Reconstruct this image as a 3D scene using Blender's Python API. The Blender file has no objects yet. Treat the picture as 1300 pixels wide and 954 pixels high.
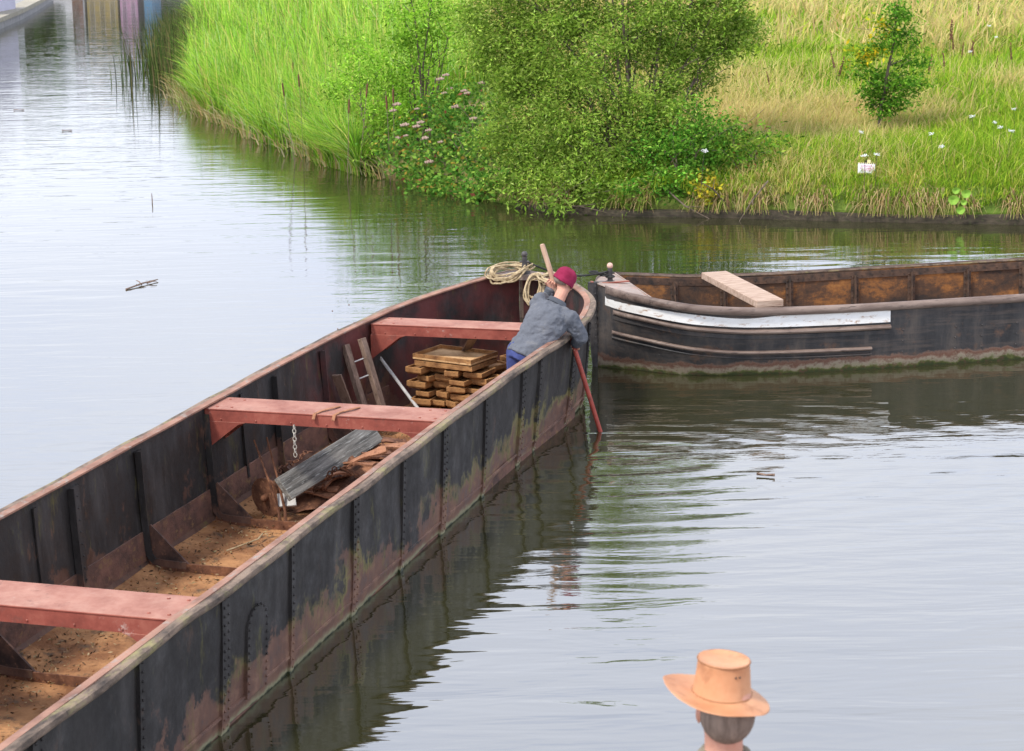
import bpy, math, random
import numpy as np
from mathutils import Vector, Matrix, noise as mnoise
R=math.radians
rnd=random.Random(7); nrg=np.random.default_rng(11)
sc=bpy.context.scene
COL=sc.collection
# ------------------------------------------------------------------ survey of the place (camera pose, used to measure positions)
CH=4.8; FOC=2525.0
th,ro=R(12.0),R(-1.2)
cF=Vector((0,math.cos(th),-math.sin(th))); cR0=Vector((1,0,0)); cU0=cR0.cross(cF)
cR=math.cos(ro)*cR0+math.sin(ro)*cU0; cU=-math.sin(ro)*cR0+math.cos(ro)*cU0
def P(x,y,z=0.0):
    v=(x-650)*cR/FOC-(y-432)*cU/FOC+cF; t=(CH-z)/-v.z
    return Vector((t*v.x,t*v.y,z))
def PY(x,y,Y):
    v=(x-650)*cR/FOC-(y-432)*cU/FOC+cF; t=Y/v.y
    return Vector((t*v.x,Y,CH+t*v.z))
AZ=R(17.1); uA=Vector((math.sin(AZ),math.cos(AZ),0)); wA=Vector((math.cos(AZ),-math.sin(AZ),0))
B1=Matrix.Translation(wA*-6.065)@Matrix.Rotation(-AZ,4,'Z'); B1i=B1.inverted()
def L1(x,y,z): return B1i@P(x,y,z)
A2=R(11.2); B2=Matrix.Translation((0.92,21.14,0))@Matrix.Rotation(A2,4,'Z'); B2i=B2.inverted()
def L2(x,y,z): return B2i@P(x,y,z)

# ------------------------------------------------------------------ mesh helpers
def mat_of(m): return m
class MB:
    def __init__(s): s.v=[]; s.f=[]
    def add(s,vs,fs,M=None):
        o=len(s.v)
        s.v+= [tuple(M@Vector(v)) for v in vs] if M is not None else [tuple(v) for v in vs]
        s.f+=[tuple(i+o for i in f) for f in fs]; return s
    def box(s,c,d,rz=0,M=None,taper=1.0,b=0.0):
        x,y,z=d[0]/2,d[1]/2,d[2]/2
        T=Matrix.Translation(c)@Matrix.Rotation(rz,4,'Z')
        if M is not None: T=M@T
        if b<=0:
            vs=[(sx*x*(taper if sz>0 else 1),sy*y*(taper if sz>0 else 1),sz*z) for sz in(-1,1) for sy in(-1,1) for sx in(-1,1)]
            s.add(vs,[(0,2,3,1),(4,5,7,6),(0,1,5,4),(2,6,7,3),(0,4,6,2),(1,3,7,5)],T)
        else:
            b=min(b,x*.9,y*.9,z*.9); rings=[]
            vs=[]
            for (zz,k) in((-z,1),(-z+b,0),(z-b,0),(z,1)):
                xx,yy=x-b*k,y-b*k
                for (a,c2) in((-xx+b*(1-k),-yy),(xx-b*(1-k),-yy),(xx,-yy+b*(1-k)),(xx,yy-b*(1-k)),(xx-b*(1-k),yy),(-xx+b*(1-k),yy),(-xx,yy-b*(1-k)),(-xx,-yy+b*(1-k))): vs.append((a,c2,zz))
            fs=[tuple(range(7,-1,-1)),tuple(range(24,32))]
            for r_ in range(3):
                for i in range(8): fs.append((r_*8+i,r_*8+(i+1)%8,(r_+1)*8+(i+1)%8,(r_+1)*8+i))
            s.add(vs,fs,T)
        return s
    def tube(s,pts,r,n=8,cap=True,sx=1.0,sy=1.0,closed=False):
        pts=[Vector(p) for p in pts]; m=len(pts)
        rs=r if isinstance(r,(list,tuple)) else [r]*m
        ref=None; vs=[]
        for i,p in enumerate(pts):
            if closed: t=(pts[(i+1)%m]-pts[i-1])
            else: t=(pts[min(i+1,m-1)]-pts[max(i-1,0)])
            t.normalize()
            if ref is None: ref=Vector((0,0,1)) if abs(t.z)<.9 else Vector((1,0,0))
            a=t.cross(ref)
            if a.length<1e-6: a=t.cross(Vector((1,0,.1)))
            a.normalize(); b=a.cross(t).normalized(); ref=b
            for k in range(n):
                q=2*math.pi*k/n; vs.append(p+a*(math.cos(q)*rs[i]*sx)+b*(math.sin(q)*rs[i]*sy))
        fs=[]
        for i in range(m if closed else m-1):
            j=(i+1)%m
            for k in range(n): fs.append((i*n+k,i*n+(k+1)%n,j*n+(k+1)%n,j*n+k))
        if cap and not closed: fs+=[tuple(range(n-1,-1,-1)),tuple(range((m-1)*n,m*n))]
        return s.add(vs,fs)
    def cyl(s,a,b,r,n=12,r2=None): return s.tube([a,b],[r,r if r2 is None else r2],n)
    def sph(s,c,r,n=10,m=7,sc_=(1,1,1),M=None):
        vs=[];fs=[]
        for i in range(m+1):
            ph=math.pi*i/m
            for k in range(n):
                q=2*math.pi*k/n; vs.append((c[0]+r*sc_[0]*math.sin(ph)*math.cos(q),c[1]+r*sc_[1]*math.sin(ph)*math.sin(q),c[2]+r*sc_[2]*math.cos(ph)))
        for i in range(m):
            for k in range(n): fs.append((i*n+k,(i+1)*n+k,(i+1)*n+(k+1)%n,i*n+(k+1)%n))
        return s.add(vs,fs,M)
    def strip(s,rows,closed=False,wrap=False):
        n=len(rows[0]); vs=[v for r_ in rows for v in r_]; fs=[]
        for i in range(len(rows)-1+(1 if closed else 0)):
            j=(i+1)%len(rows)
            for k in range(n-1+(1 if wrap else 0)): fs.append((i*n+k,i*n+(k+1)%n,j*n+(k+1)%n,j*n+k))
        return s.add(vs,fs)
    def loft(s,rings):  # closed rings with caps
        n=len(rings[0]); vs=[v for r_ in rings for v in r_]; fs=[]
        for i in range(len(rings)-1):
            for k in range(n): fs.append((i*n+k,i*n+(k+1)%n,(i+1)*n+(k+1)%n,(i+1)*n+k))
        fs+=[tuple(range(n-1,-1,-1)),tuple(range((len(rings)-1)*n,len(rings)*n))]
        return s.add(vs,fs)
    def build(s,name,m,parent=None,smooth=False,M=None,fixn=True):
        me=bpy.data.meshes.new(name); me.from_pydata(s.v,[],s.f); me.update()
        if fixn:
            import bmesh
            b=bmesh.new(); b.from_mesh(me); bmesh.ops.recalc_face_normals(b,faces=b.faces); b.to_mesh(me); b.free()
        if smooth:
            me.polygons.foreach_set('use_smooth',[True]*len(me.polygons))
            me.update()
            if smooth!='all':
                try: me.set_sharp_from_angle(angle=R(40))
                except Exception: pass
        me.materials.append(m); o=bpy.data.objects.new(name,me); COL.objects.link(o)
        if M is not None: o.matrix_world=M
        if parent is not None: o.parent=parent
        return o
def tag(o,label=None,cat=None,group=None,kind=None):
    if label: o['label']=label
    if cat: o['category']=cat
    if group: o['group']=group
    if kind: o['kind']=kind
    return o
def empty(name,M,label,cat,group=None):
    o=bpy.data.objects.new(name,None); COL.objects.link(o)
    o.matrix_world=M if isinstance(M,Matrix) else Matrix.Translation(M)
    o.empty_display_size=.2
    return tag(o,label,cat,group)
def copy_tree(o,parent=None):
    c=o.copy(); COL.objects.link(c)
    if parent is not None: c.parent=parent
    for ch in [x for x in o.children]: copy_tree(ch,c)
    return c

# ------------------------------------------------------------------ materials
class NT:
    def __init__(s,name):
        s.m=bpy.data.materials.new(name); s.m.use_nodes=True; s.t=s.m.node_tree; s.n=s.t.nodes; s.l=s.t.links
        s.b=s.n['Principled BSDF']; s.out=s.n['Material Output']; s.tc=s.n.new('ShaderNodeTexCoord')
    def link(s,a,b): s.l.new(a,b)
    def map(s,scale=(1,1,1),src='Object',loc=(0,0,0),rot=(0,0,0)):
        q=s.n.new('ShaderNodeMapping'); q.inputs['Scale'].default_value=scale; q.inputs['Location'].default_value=loc; q.inputs['Rotation'].default_value=rot
        s.link(s.tc.outputs[src],q.inputs['Vector']); return q.outputs[0]
    def noise(s,scale=5,detail=6,rough=.6,vec=None,dist=0.0):
        q=s.n.new('ShaderNodeTexNoise'); q.inputs['Scale'].default_value=scale; q.inputs['Detail'].default_value=detail; q.inputs['Roughness'].default_value=rough; q.inputs['Distortion'].default_value=dist
        s.link(vec if vec is not None else s.tc.outputs['Object'],q.inputs['Vector']); return q.outputs['Fac']
    def ramp(s,fac,stops,interp='LINEAR'):
        q=s.n.new('ShaderNodeValToRGB'); cr=q.color_ramp; cr.interpolation=interp
        while len(cr.elements)<len(stops): cr.elements.new(.5)
        for e,(p,c) in zip(cr.elements,stops):
            e.position=p; e.color=(c,c,c,1) if not isinstance(c,tuple) else (c[0],c[1],c[2],1)
        s.link(fac,q.inputs[0]); return q.outputs[0]
    def mix(s,f,a,b,mode='MIX'):
        q=s.n.new('ShaderNodeMix'); q.data_type='RGBA'; q.blend_type=mode
        for v,i in((f,0),(a,6),(b,7)):
            if isinstance(v,(int,float)): q.inputs[i].default_value=v
            elif isinstance(v,tuple): q.inputs[i].default_value=(v[0],v[1],v[2],1)
            else: s.link(v,q.inputs[i])
        return q.outputs[2]
    def math(s,op,a,b=0.0,clamp=False):
        q=s.n.new('ShaderNodeMath'); q.operation=op; q.use_clamp=clamp
        for i,v in enumerate((a,b)):
            if isinstance(v,(int,float)): q.inputs[i].default_value=v
            else: s.link(v,q.inputs[i])
        return q.outputs[0]
    def sep(s,vec=None):
        q=s.n.new('ShaderNodeSeparateXYZ'); s.link(vec if vec is not None else s.tc.outputs['Object'],q.inputs[0]); return q.outputs
    def bump(s,h,strength=.3,dist=.01,prev=None):
        q=s.n.new('ShaderNodeBump'); q.inputs['Strength'].default_value=strength; q.inputs['Distance'].default_value=dist
        s.link(h,q.inputs['Height'])
        if prev is not None: s.link(prev,q.inputs['Normal'])
        s.link(q.outputs[0],s.b.inputs['Normal']); return q.outputs[0]
    def col(s,c):
        if isinstance(c,tuple): s.b.inputs['Base Color'].default_value=(c[0],c[1],c[2],1)
        else: s.link(c,s.b.inputs['Base Color'])
        return s
    def rough(s,r,spec=None):
        if isinstance(r,(int,float)): s.b.inputs['Roughness'].default_value=r
        else: s.link(r,s.b.inputs['Roughness'])
        if spec is not None: s.b.inputs['Specular IOR Level'].default_value=spec
        return s
def noisy(name,c1,c2,scale=6,rough=.8,bump=.3,bd=.01,stretch=(1,1,1),c3=None,lo=.35,hi=.65,spec=.3):
    t=NT(name); v=t.map(stretch); f=t.noise(scale,8,.65,v)
    c=t.ramp(f,[(lo,c1),(hi,c2)])
    if c3: g=t.noise(scale*2.7,6,.7,t.map(stretch,loc=(5,3,1))); c=t.mix(t.ramp(g,[(.55,0.),(.68,1.)]),c,c3)
    t.col(c).rough(rough,spec); t.bump(t.noise(scale*4,8,.7,v),bump,bd); return t.m

def paint_hull(name,black,rustz,interior=False):
    """tarred iron plate: black paint, red-brown rust band low down, peeling edge, streaks, moss"""
    t=NT(name); xyz=t.sep()
    streak=t.noise(1.0,7,.62,t.map((4.5,4.5,1.1))); fine=t.noise(1.0,8,.7,t.map((40,40,7)))
    big=t.noise(1.4,6,.65); med=t.noise(6,8,.72)
    base=t.ramp(streak,[(.3,tuple(c*.7 for c in black)),(.5,black),(.64,tuple(min(1,c*1.5+.010) for c in black)),(.8,tuple(min(1,c*2.2+.025) for c in black))])
    # dry chalky streaks
    base=t.mix(t.math('MULTIPLY',t.ramp(fine,[(.6,0.),(.75,1.)]),.35 if interior else .18),base,(.17,.165,.15))
    rust=t.ramp(med,[(.3,(.060,.030,.020)),(.5,(.145,.072,.048)),(.68,(.24,.135,.085))])
    if interior:
        bowr=t.math('MULTIPLY',t.ramp(t.math('SUBTRACT',xyz[1],16.0),[(.15,0.),(1.,1.)]),t.ramp(big,[(.42,0.),(.60,.8)])); base=t.mix(bowr,base,(.13,.028,.024))
    wob=t.math('ADD',t.math('MULTIPLY',t.math('SUBTRACT',streak,.5),.38),t.math('MULTIPLY',t.math('SUBTRACT',big,.5),1.5))
    h=t.math('ADD',xyz[2],wob); h=t.math('ADD',h,t.math('MULTIPLY',t.math('SUBTRACT',med,.5),.8))
    rf=t.ramp(h,[(rustz-.07,1.),(rustz-.01,.6),(rustz+.03,0.)])
    if interior: rf=t.mix(.75,(0,0,0),rf)
    c=t.mix(rf,base,rust)
    # scattered rust blisters
    sp=t.ramp(t.noise(3.1,8,.75,t.map((1.3,1.3,.6),loc=(3,7,2))),[(.60,0.),(.66,1.)])
    c=t.mix(t.math('MULTIPLY',sp,.45),c,(.10,.055,.036) if not interior else (.16,.08,.045))
    # moss and ochre lichen
    ms=t.math('MULTIPLY',t.ramp(t.noise(1.9,7,.7,t.map((1.5,1.5,.5),loc=(11,2,5))),[(.58,0.),(.68,1.)]),t.ramp(fine,[(.42,0.),(.6,1.)]))
    c=t.mix(t.math('MULTIPLY',ms,.7),c,(.16,.145,.03))
    if not interior:
        mb=t.math('MULTIPLY',t.ramp(h,[(rustz-.12,0.),(rustz-.02,1.),(rustz+.05,1.),(rustz+.12,0.)]),t.ramp(t.noise(.9,5,.6,t.map((1,1,1),loc=(4,9,2))),[(.47,0.),(.56,.8)]))
        c=t.mix(t.math('MULTIPLY',mb,t.ramp(fine,[(.38,.3),(.6,1.)])),c,(.20,.17,.05))
        ch=t.ramp(t.noise(1.1,4,.6,t.map((1,1,1.2),loc=(1,14,6))),[(.54,0.),(.74,.32)]); c=t.mix(t.math('MULTIPLY',ch,t.ramp(fine,[(.4,.2),(.6,1.)])),c,(.115,.105,.095))
        # pale scum at the waterline
        wl=t.ramp(t.math('ADD',xyz[2],t.math('MULTIPLY',t.math('SUBTRACT',med,.5),.12)),[(.0,(.02,.028,.008)),(.018,(.28,.26,.15)),(.05,(.22,.15,.09)),(.07,(.2,.1,.06))])
        wf=t.ramp(t.math('ADD',xyz[2],t.math('MULTIPLY',t.math('SUBTRACT',med,.5),.14)),[(.03,1.),(.075,0.)])
        c=t.mix(wf,c,wl)
    t.col(c).rough(t.ramp(med,[(.3,.42),(.7,.8)]),.4)
    b=t.bump(t.noise(1.2,4,.5,t.map((1.6,1.6,1.1))),.5,.05); t.bump(t.noise(30,8,.75),.35,.008,b)
    return t.m
def hull2mat(name):
    t=NT(name); xyz=t.sep(); med=t.noise(5,8,.7); fine=t.noise(22,8,.7); st=t.noise(1,7,.65,t.map((5,5,1)))
    base=t.ramp(st,[(.3,(.014,.014,.015)),(.5,(.032,.030,.030)),(.7,(.085,.068,.055))]); base=t.mix(t.ramp(t.noise(1.0,6,.7,t.map((1.2,4,14))),[(.48,0.),(.66,.55)]),base,(.10,.075,.06))
    base=t.mix(t.math('MULTIPLY',t.ramp(med,[(.56,0.),(.68,1.)]),.6),base,(.13,.065,.035))
    h=t.math('ADD',xyz[2],t.math('MULTIPLY',t.math('SUBTRACT',med,.5),.22))
    band=t.ramp(h,[(.015,(.03,.04,.008)),(.035,(.075,.085,.015)),(.05,(.20,.175,.11)),(.085,(.24,.19,.135)),(.115,(.12,.052,.03)),(.145,(.17,.10,.07)),(.16,(.03,.03,.03))])
    bf=t.ramp(h,[(.13,1.),(.17,0.)])
    c=t.mix(bf,base,band)
    c=t.mix(t.math('MULTIPLY',bf,t.ramp(fine,[(.5,0.),(.62,.7)])),c,(.10,.045,.028))
    t.col(c).rough(t.ramp(fine,[(.3,.42),(.7,.75)]),.45)
    t.bump(t.noise(14,8,.7),.4,.01); return t.m
def rustpanel(name):
    t=NT(name); a=t.noise(1.1,7,.68,t.map((1,1,2.2))); b=t.noise(16,9,.75)
    c=t.ramp(t.math('ADD',t.math('MULTIPLY',a,.75),t.math('MULTIPLY',b,.25)),[(.40,(.035,.028,.024)),(.5,(.09,.05,.03)),(.57,(.24,.105,.035)),(.70,(.40,.22,.08))])
    t.col(c).rough(.85,.2); t.bump(b,.5,.012); return t.m
M={}
M['hull1']=paint_hull('tarred_iron_outside',(.021,.0175,.0155),.27)
M['in1']=paint_hull('tarred_iron_inside',(.020,.0185,.0175),.20,True)
M['hull2']=hull2mat('black_hull_paint')
M['rustpanel']=rustpanel('orange_rusted_plate')
def oxide():
    t=NT('red_oxide_paint'); n=t.noise(4,8,.7); f=t.noise(30,8,.75); xyz=t.sep()
    c=t.ramp(n,[(.3,(.15,.035,.024)),(.5,(.25,.062,.042)),(.7,(.34,.11,.075))])
    geo=t.n.new('ShaderNodeNewGeometry'); up=t.sep(geo.outputs['Normal'])[2]
    # upward faces paler: sky light painted into the colour, plus settled dust
    c=t.mix(t.math('MULTIPLY',t.ramp(up,[(.5,0.),(.9,1.)]),.75),c,t.ramp(t.noise(3.2,9,.72),[(.32,(.22,.09,.062)),(.5,(.35,.175,.125)),(.7,(.47,.28,.205))]))
    c=t.mix(t.ramp(t.noise(5,9,.78,t.map((1,1,1),loc=(2,2,9))),[(.56,0.),(.68,.75)]),c,(.13,.06,.045)); c=t.mix(t.ramp(t.noise(7,9,.8,t.map((1,1,1),loc=(12,2,9))),[(.60,0.),(.68,.6)]),c,(.50,.42,.36))
    t.col(c).rough(.75,.3); t.bump(f,.25,.005); return t.m
M['oxide']=oxide()
def guard():
    t=NT('weathered_guard_rail'); n=t.noise(1.5,8,.7,t.map((6,2.2,6))); f=t.noise(14,8,.75)
    c=t.ramp(n,[(.28,(.035,.028,.024)),(.42,(.11,.082,.062)),(.58,(.25,.18,.13)),(.72,(.14,.115,.09))])
    c=t.mix(t.ramp(t.noise(2.2,7,.7,t.map((3,1.5,3),loc=(4,1,8))),[(.52,0.),(.66,.75)]),c,(.27,.24,.10))
    c=t.mix(t.ramp(f,[(.60,0.),(.70,.8)]),c,(.04,.032,.028))
    t.col(c).rough(.85,.25); t.bump(f,.6,.012,t.bump(n,.4,.03)); return t.m
M['guard']=guard()
M['cap']=noisy('salmon_capping',(.15,.075,.052),(.38,.205,.14),5,.8,.4,.008,(1,.6,1),(.27,.235,.20),.3,.7)
M['guard2']=noisy('brown_guard_paint',(.10,.065,.05),(.23,.17,.135),3,.55,.25,.006,(.6,3,3),(.05,.035,.03),spec=.4)
M['white']=noisy('worn_white_paint',(.76,.75,.72),(.62,.59,.53),3,.6,.3,.006,(1,1,3),(.36,.22,.13),lo=.4,hi=.75)
M['floor']=noisy('rusty_floor_dust',(.20,.085,.035),(.47,.235,.10),2.2,.95,1.0,.03,(1,1,1),(.10,.065,.04),.38,.62)
M['rust']=noisy('dark_rust',(.07,.03,.018),(.22,.095,.05),9,.9,.6,.012,(1,1,1),(.30,.14,.07))
M['rustlt']=noisy('orange_rust',(.24,.10,.05),(.42,.20,.11),9,.9,.6,.012,(1,1,1),(.12,.05,.03))
M['knee']=noisy('brown_black_knee',(.04,.026,.022),(.13,.07,.05),7,.85,.5,.01,(1,1,1),(.20,.10,.06))
M['tray']=noisy('ochre_rusty_tray',(.16,.07,.025),(.42,.215,.08),8,.85,.5,.01,(1,1,1),(.12,.06,.025))
M['traytop']=noisy('dusty_ochre_tray',(.42,.24,.10),(.60,.38,.19),6,.85,.3,.006,(1,1,1),(.30,.15,.06))
M['oldwood']=noisy('grey_weathered_wood',(.05,.047,.042),(.25,.235,.205),3,.9,.6,.012,(10,.7,10),(.44,.44,.40),.34,.62)
M['leanwood']=noisy('brown_rusty_strip',(.13,.085,.06),(.25,.17,.125),5,.85,.4,.006,(4,4,1),(.08,.05,.04))
M['plank']=noisy('sawn_plank',(.30,.20,.14),(.50,.37,.28),3,.75,.4,.006,(8,1,8),(.24,.13,.09))
M['pale']=noisy('pale_pole',(.42,.40,.38),(.58,.56,.52),8,.6,.2,.003,(1,1,1))
M['polewood']=noisy('bare_pole_wood',(.36,.22,.14),(.52,.35,.24),5,.6,.2,.003,(6,6,1))
M['polered']=noisy('red_pole_paint',(.27,.045,.03),(.38,.07,.045),6,.45,.2,.003,(1,1,1),(.16,.05,.035))
M['rope']=noisy('straw_rope',(.22,.155,.08),(.52,.41,.25),25,.9,.6,.004)
M['rope2']=noisy('black_rope',(.02,.02,.018),(.05,.05,.045),25,.9,.6,.004)
M['steel']=noisy('galvanised_links',(.30,.27,.22),(.52,.49,.42),20,.5,.2,.002)
M['iron']=noisy('dark_iron',(.035,.033,.034),(.09,.08,.075),12,.5,.3,.004)
M['studpink']=noisy('worn_stud_paint',(.55,.28,.20),(.62,.42,.33),12,.6,.2,.003)
M['deck']=noisy('grey_deck_plate',(.24,.185,.15),(.36,.29,.25),6,.7,.3,.004,(1,1,1),(.45,.22,.15))
M['cloth']=noisy('grey_cotton_drill',(.095,.102,.118),(.135,.142,.160),2.5,.92,.9,.02,(1,1,1),(.155,.155,.16))
M['cloth2']=noisy('dark_grey_trim',(.055,.060,.070),(.085,.092,.105),6,.9,.5,.01)
M['jean']=noisy('blue_denim',(.028,.038,.12),(.055,.07,.20),12,.9,.4,.01)
def capm():
    t=NT('burgundy_knit'); c=t.ramp(t.noise(14,6,.6),[(.3,(.17,.010,.035)),(.7,(.27,.022,.065))]); t.col(c).rough(.95,.2)
    w=t.n.new('ShaderNodeTexWave'); w.inputs['Scale'].default_value=60; t.link(t.tc.outputs['Object'],w.inputs['Vector']); t.bump(w.outputs['Fac'],.25,.003); return t.m
M['cap2']=capm()
def skinm():
    t=NT('skin'); c=t.ramp(t.noise(14,6,.6),[(.3,(.46,.22,.15)),(.7,(.60,.32,.23))]); t.col(c).rough(.55,.3)
    t.b.inputs['Subsurface Weight'].default_value=.1; t.b.inputs['Subsurface Radius'].default_value=(.02,.01,.005); return t.m
M['skin']=skinm()
M['hair']=noisy('grey_hair',(.15,.115,.09),(.27,.21,.165),9,.8,.6,.004,(6,6,1))
M['leather']=noisy('tan_leather',(.46,.20,.09),(.56,.29,.15),5,.6,.3,.006,(1,1,1),(.38,.17,.08),spec=.35)
M['shirt']=noisy('khaki_shirt',(.16,.14,.10),(.24,.21,.15),5,.9,.4,.02)
M['dark']=noisy('dark_trousers',(.03,.03,.035),(.06,.06,.07),5,.9,.4,.02)
M['soil']=noisy('bank_soil',(.045,.03,.018),(.13,.085,.05),6,.95,.8,.03,(1,1,1),(.17,.12,.06))
M['coping']=noisy('wet_dark_timber',(.025,.020,.013),(.085,.066,.042),3,.8,.6,.02,(1,6,6),(.05,.06,.02))
M['bark']=noisy('grey_brown_bark',(.075,.055,.038),(.17,.13,.095),14,.9,.6,.01,(1,1,.4))
M['concrete']=noisy('pale_concrete',(.22,.215,.21),(.33,.32,.31),2,.85,.3,.02,(1,1,1),(.16,.15,.14))
M['copingst']=noisy('buff_coping_stone',(.26,.23,.17),(.36,.33,.26),3,.85,.3,.02)
M['navy']=noisy('navy_cladding',(.02,.035,.14),(.035,.055,.20),1,.6,.1,.01)
M['render']=noisy('white_render',(.66,.66,.68),(.76,.76,.78),1,.8,.1,.01)
M['yellow']=noisy('yellow_boards',(.34,.25,.08),(.42,.32,.12),1,.6,.1,.01)
M['pink']=noisy('pink_boards',(.48,.25,.38),(.55,.32,.44),1,.6,.1,.01)
M['bluep']=noisy('sky_blue_boards',(.07,.20,.34),(.10,.25,.40),1,.6,.1,.01)
M['lilac']=noisy('lilac_render',(.50,.48,.58),(.56,.54,.64),1,.7,.1,.01)
M['brown']=noisy('brown_door',(.17,.07,.04),(.22,.10,.06),1,.6,.1,.01)
M['roof']=noisy('slate_roof',(.09,.09,.10),(.15,.15,.16),3,.7,.3,.02)
M['glass']=noisy('dark_window_glass',(.02,.022,.026),(.035,.04,.045),1,.1,.0,.001)
M['signw']=noisy('white_sign_board',(.72,.71,.76),(.80,.79,.84),20,.5,.05,.001)
M['black']=noisy('black_marking',(.02,.02,.02),(.03,.03,.03),5,.5,.0,.001)
M['yell2']=noisy('pale_yellow_marking',(.62,.55,.25),(.70,.62,.32),5,.5,.0,.001)
M['redtext']=noisy('faded_red_lettering',(.55,.16,.30),(.62,.22,.38),5,.5,.0,.001)
M['paving']=noisy('brick_paving',(.16,.085,.06),(.28,.17,.13),5,.9,.5,.02)
def leafm(name,transl=.35,rough=.55):
    """leaf colour is stored per leaf in the 'tint' attribute"""
    t=NT(name); a=t.n.new('ShaderNodeAttribute'); a.attribute_name='tint'
    t.link(a.outputs['Color'],t.b.inputs['Base Color']); t.rough(.8,.08)
    tr=t.n.new('ShaderNodeBsdfTranslucent'); t.link(a.outputs['Color'],tr.inputs['Color'])
    mx=t.n.new('ShaderNodeMixShader'); mx.inputs[0].default_value=transl
    t.link(t.b.outputs[0],mx.inputs[1]); t.link(tr.outputs[0],mx.inputs[2]); t.link(mx.outputs[0],t.out.inputs['Surface']); return t.m
M['leaf']=leafm('foliage'); M['blade']=leafm('grass_blades',.4,.6)

# ------------------------------------------------------------------ vegetation helpers (numpy)
def np_mesh(name,V,F,Cc,m,parent=None,Mw=None):
    me=bpy.data.meshes.new(name); nv=len(V); nf=len(F); k=F.shape[1]
    me.vertices.add(nv); me.vertices.foreach_set('co',V.astype(np.float32).ravel())
    me.loops.add(nf*k); me.loops.foreach_set('vertex_index',F.astype(np.int32).ravel())
    me.polygons.add(nf); me.polygons.foreach_set('loop_start',np.arange(0,nf*k,k,dtype=np.int32))
    try: me.polygons.foreach_set('loop_total',np.full(nf,k,dtype=np.int32))
    except Exception: pass
    at=me.attributes.new('tint','FLOAT_COLOR','POINT')
    cc=np.ones((nv,4),np.float32); cc[:,:3]=Cc; at.data.foreach_set('color',cc.ravel())
    me.update(calc_edges=True); me.materials.append(m)
    o=bpy.data.objects.new(name,me); COL.objects.link(o)
    if parent is not None: o.parent=parent
    if Mw is not None: o.matrix_world=Mw
    return o
def blades(base,h,wd,lean,az,col,tipcol=None,seg=3,curl=1.0):
    """curved grass blades: base (n,3), heights, widths, lean 0..1, azimuth"""
    n=len(base); d=np.stack([np.cos(az),np.sin(az),np.zeros(n)],1)
    fa=az+np.pi/2+nrg.normal(0,.8,n); sd=np.stack([np.cos(fa),np.sin(fa),np.zeros(n)],1)
    V=np.zeros((n,(seg+1)*2,3)); Cc=np.zeros((n,(seg+1)*2,3))
    for i in range(seg+1):
        q=i/seg; c=base+d*(h*lean*q**(1+curl))[:,None]; c[:,2]+=h*q*(1-.45*lean*q)
        w_=wd*(1-q**1.5)*.5+wd*.04
        V[:,2*i]=c-sd*w_[:,None]; V[:,2*i+1]=c+sd*w_[:,None]
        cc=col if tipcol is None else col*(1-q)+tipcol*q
        Cc[:,2*i]=cc; Cc[:,2*i+1]=cc
    F=[]
    for i in range(seg):
        F.append(np.stack([np.arange(n)*(seg+1)*2+j for j in (2*i,2*i+1,2*i+3,2*i+2)],1))
    return V.reshape(-1,3),np.concatenate(F),Cc.reshape(-1,3)
def leaves(pts,size,asp,col,droop=.3):
    n=len(pts); a=nrg.uniform(0,2*np.pi,n); e=nrg.normal(-droop,.5,n)
    d=np.stack([np.cos(a)*np.cos(e),np.sin(a)*np.cos(e),np.sin(e)],1)
    r_=nrg.normal(size=(n,3)); s_=np.cross(d,r_); s_/=np.linalg.norm(s_,axis=1)[:,None]+1e-9
    L=size*nrg.uniform(.7,1.3,n); W=L*asp
    V=np.stack([pts,pts+d*(L*.45)[:,None]+s_*(W*.5)[:,None],pts+d*L[:,None],pts+d*(L*.45)[:,None]-s_*(W*.5)[:,None]],1)
    F=np.arange(n*4).reshape(n,4); return V.reshape(-1,3),F,np.repeat(col,4,axis=0)
def cat(parts):
    V=[];F=[];Cc=[];o=0
    for v,f,c in parts: V.append(v);F.append(f+o);Cc.append(c);o+=len(v)
    return np.concatenate(V),np.concatenate(F),np.concatenate(Cc)
def pal(n,cols,wts=None,jit=.18):
    cols=np.array(cols); k=nrg.choice(len(cols),n,p=None if wts is None else np.array(wts)/sum(wts))
    return np.clip(cols[k]*nrg.uniform(1-jit,1+jit,(n,1))*nrg.uniform(.93,1.07,(n,3)),0,1)

# ------------------------------------------------------------------ world, sun, camera
W=bpy.data.worlds.new('World'); sc.world=W; W.use_nodes=True; nt=W.node_tree; nn=nt.nodes; ll=nt.links
SUN_EL,SUN_AZ=R(52),R(-55)   # azimuth measured from +Y towards +X
bg=nn['Background']; bg.inputs['Strength'].default_value=.088
sky=nn.new('ShaderNodeTexSky'); sky.sky_type='NISHITA'; sky.sun_disc=False; sky.sun_elevation=SUN_EL; sky.sun_rotation=SUN_AZ; sky.dust_density=3; sky.air_density=1.2
tc=nn.new('ShaderNodeTexCoord'); mp=nn.new('ShaderNodeMapping'); mp.inputs['Scale'].default_value=(1.6,1.6,4.0); ll.new(tc.outputs['Generated'],mp.inputs['Vector'])
no=nn.new('ShaderNodeTexNoise'); no.inputs['Scale'].default_value=1.6; no.inputs['Detail'].default_value=5; no.inputs['Roughness'].default_value=.5; ll.new(mp.outputs[0],no.inputs['Vector'])
sx=nn.new('ShaderNodeSeparateXYZ'); ll.new(tc.outputs['Generated'],sx.inputs[0])
er=nn.new('ShaderNodeValToRGB'); ce=er.color_ramp   # overcast brightness with height above the horizon
ce.elements[0].position=0.0; ce.elements[0].color=(.92,.93,.95,1); ce.elements[1].position=.75; ce.elements[1].color=(.56,.58,.63,1)
e=ce.elements.new(.16); e.color=(.97,.98,1.0,1)
e=ce.elements.new(.26); e.color=(1.08,1.09,1.12,1)
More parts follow.
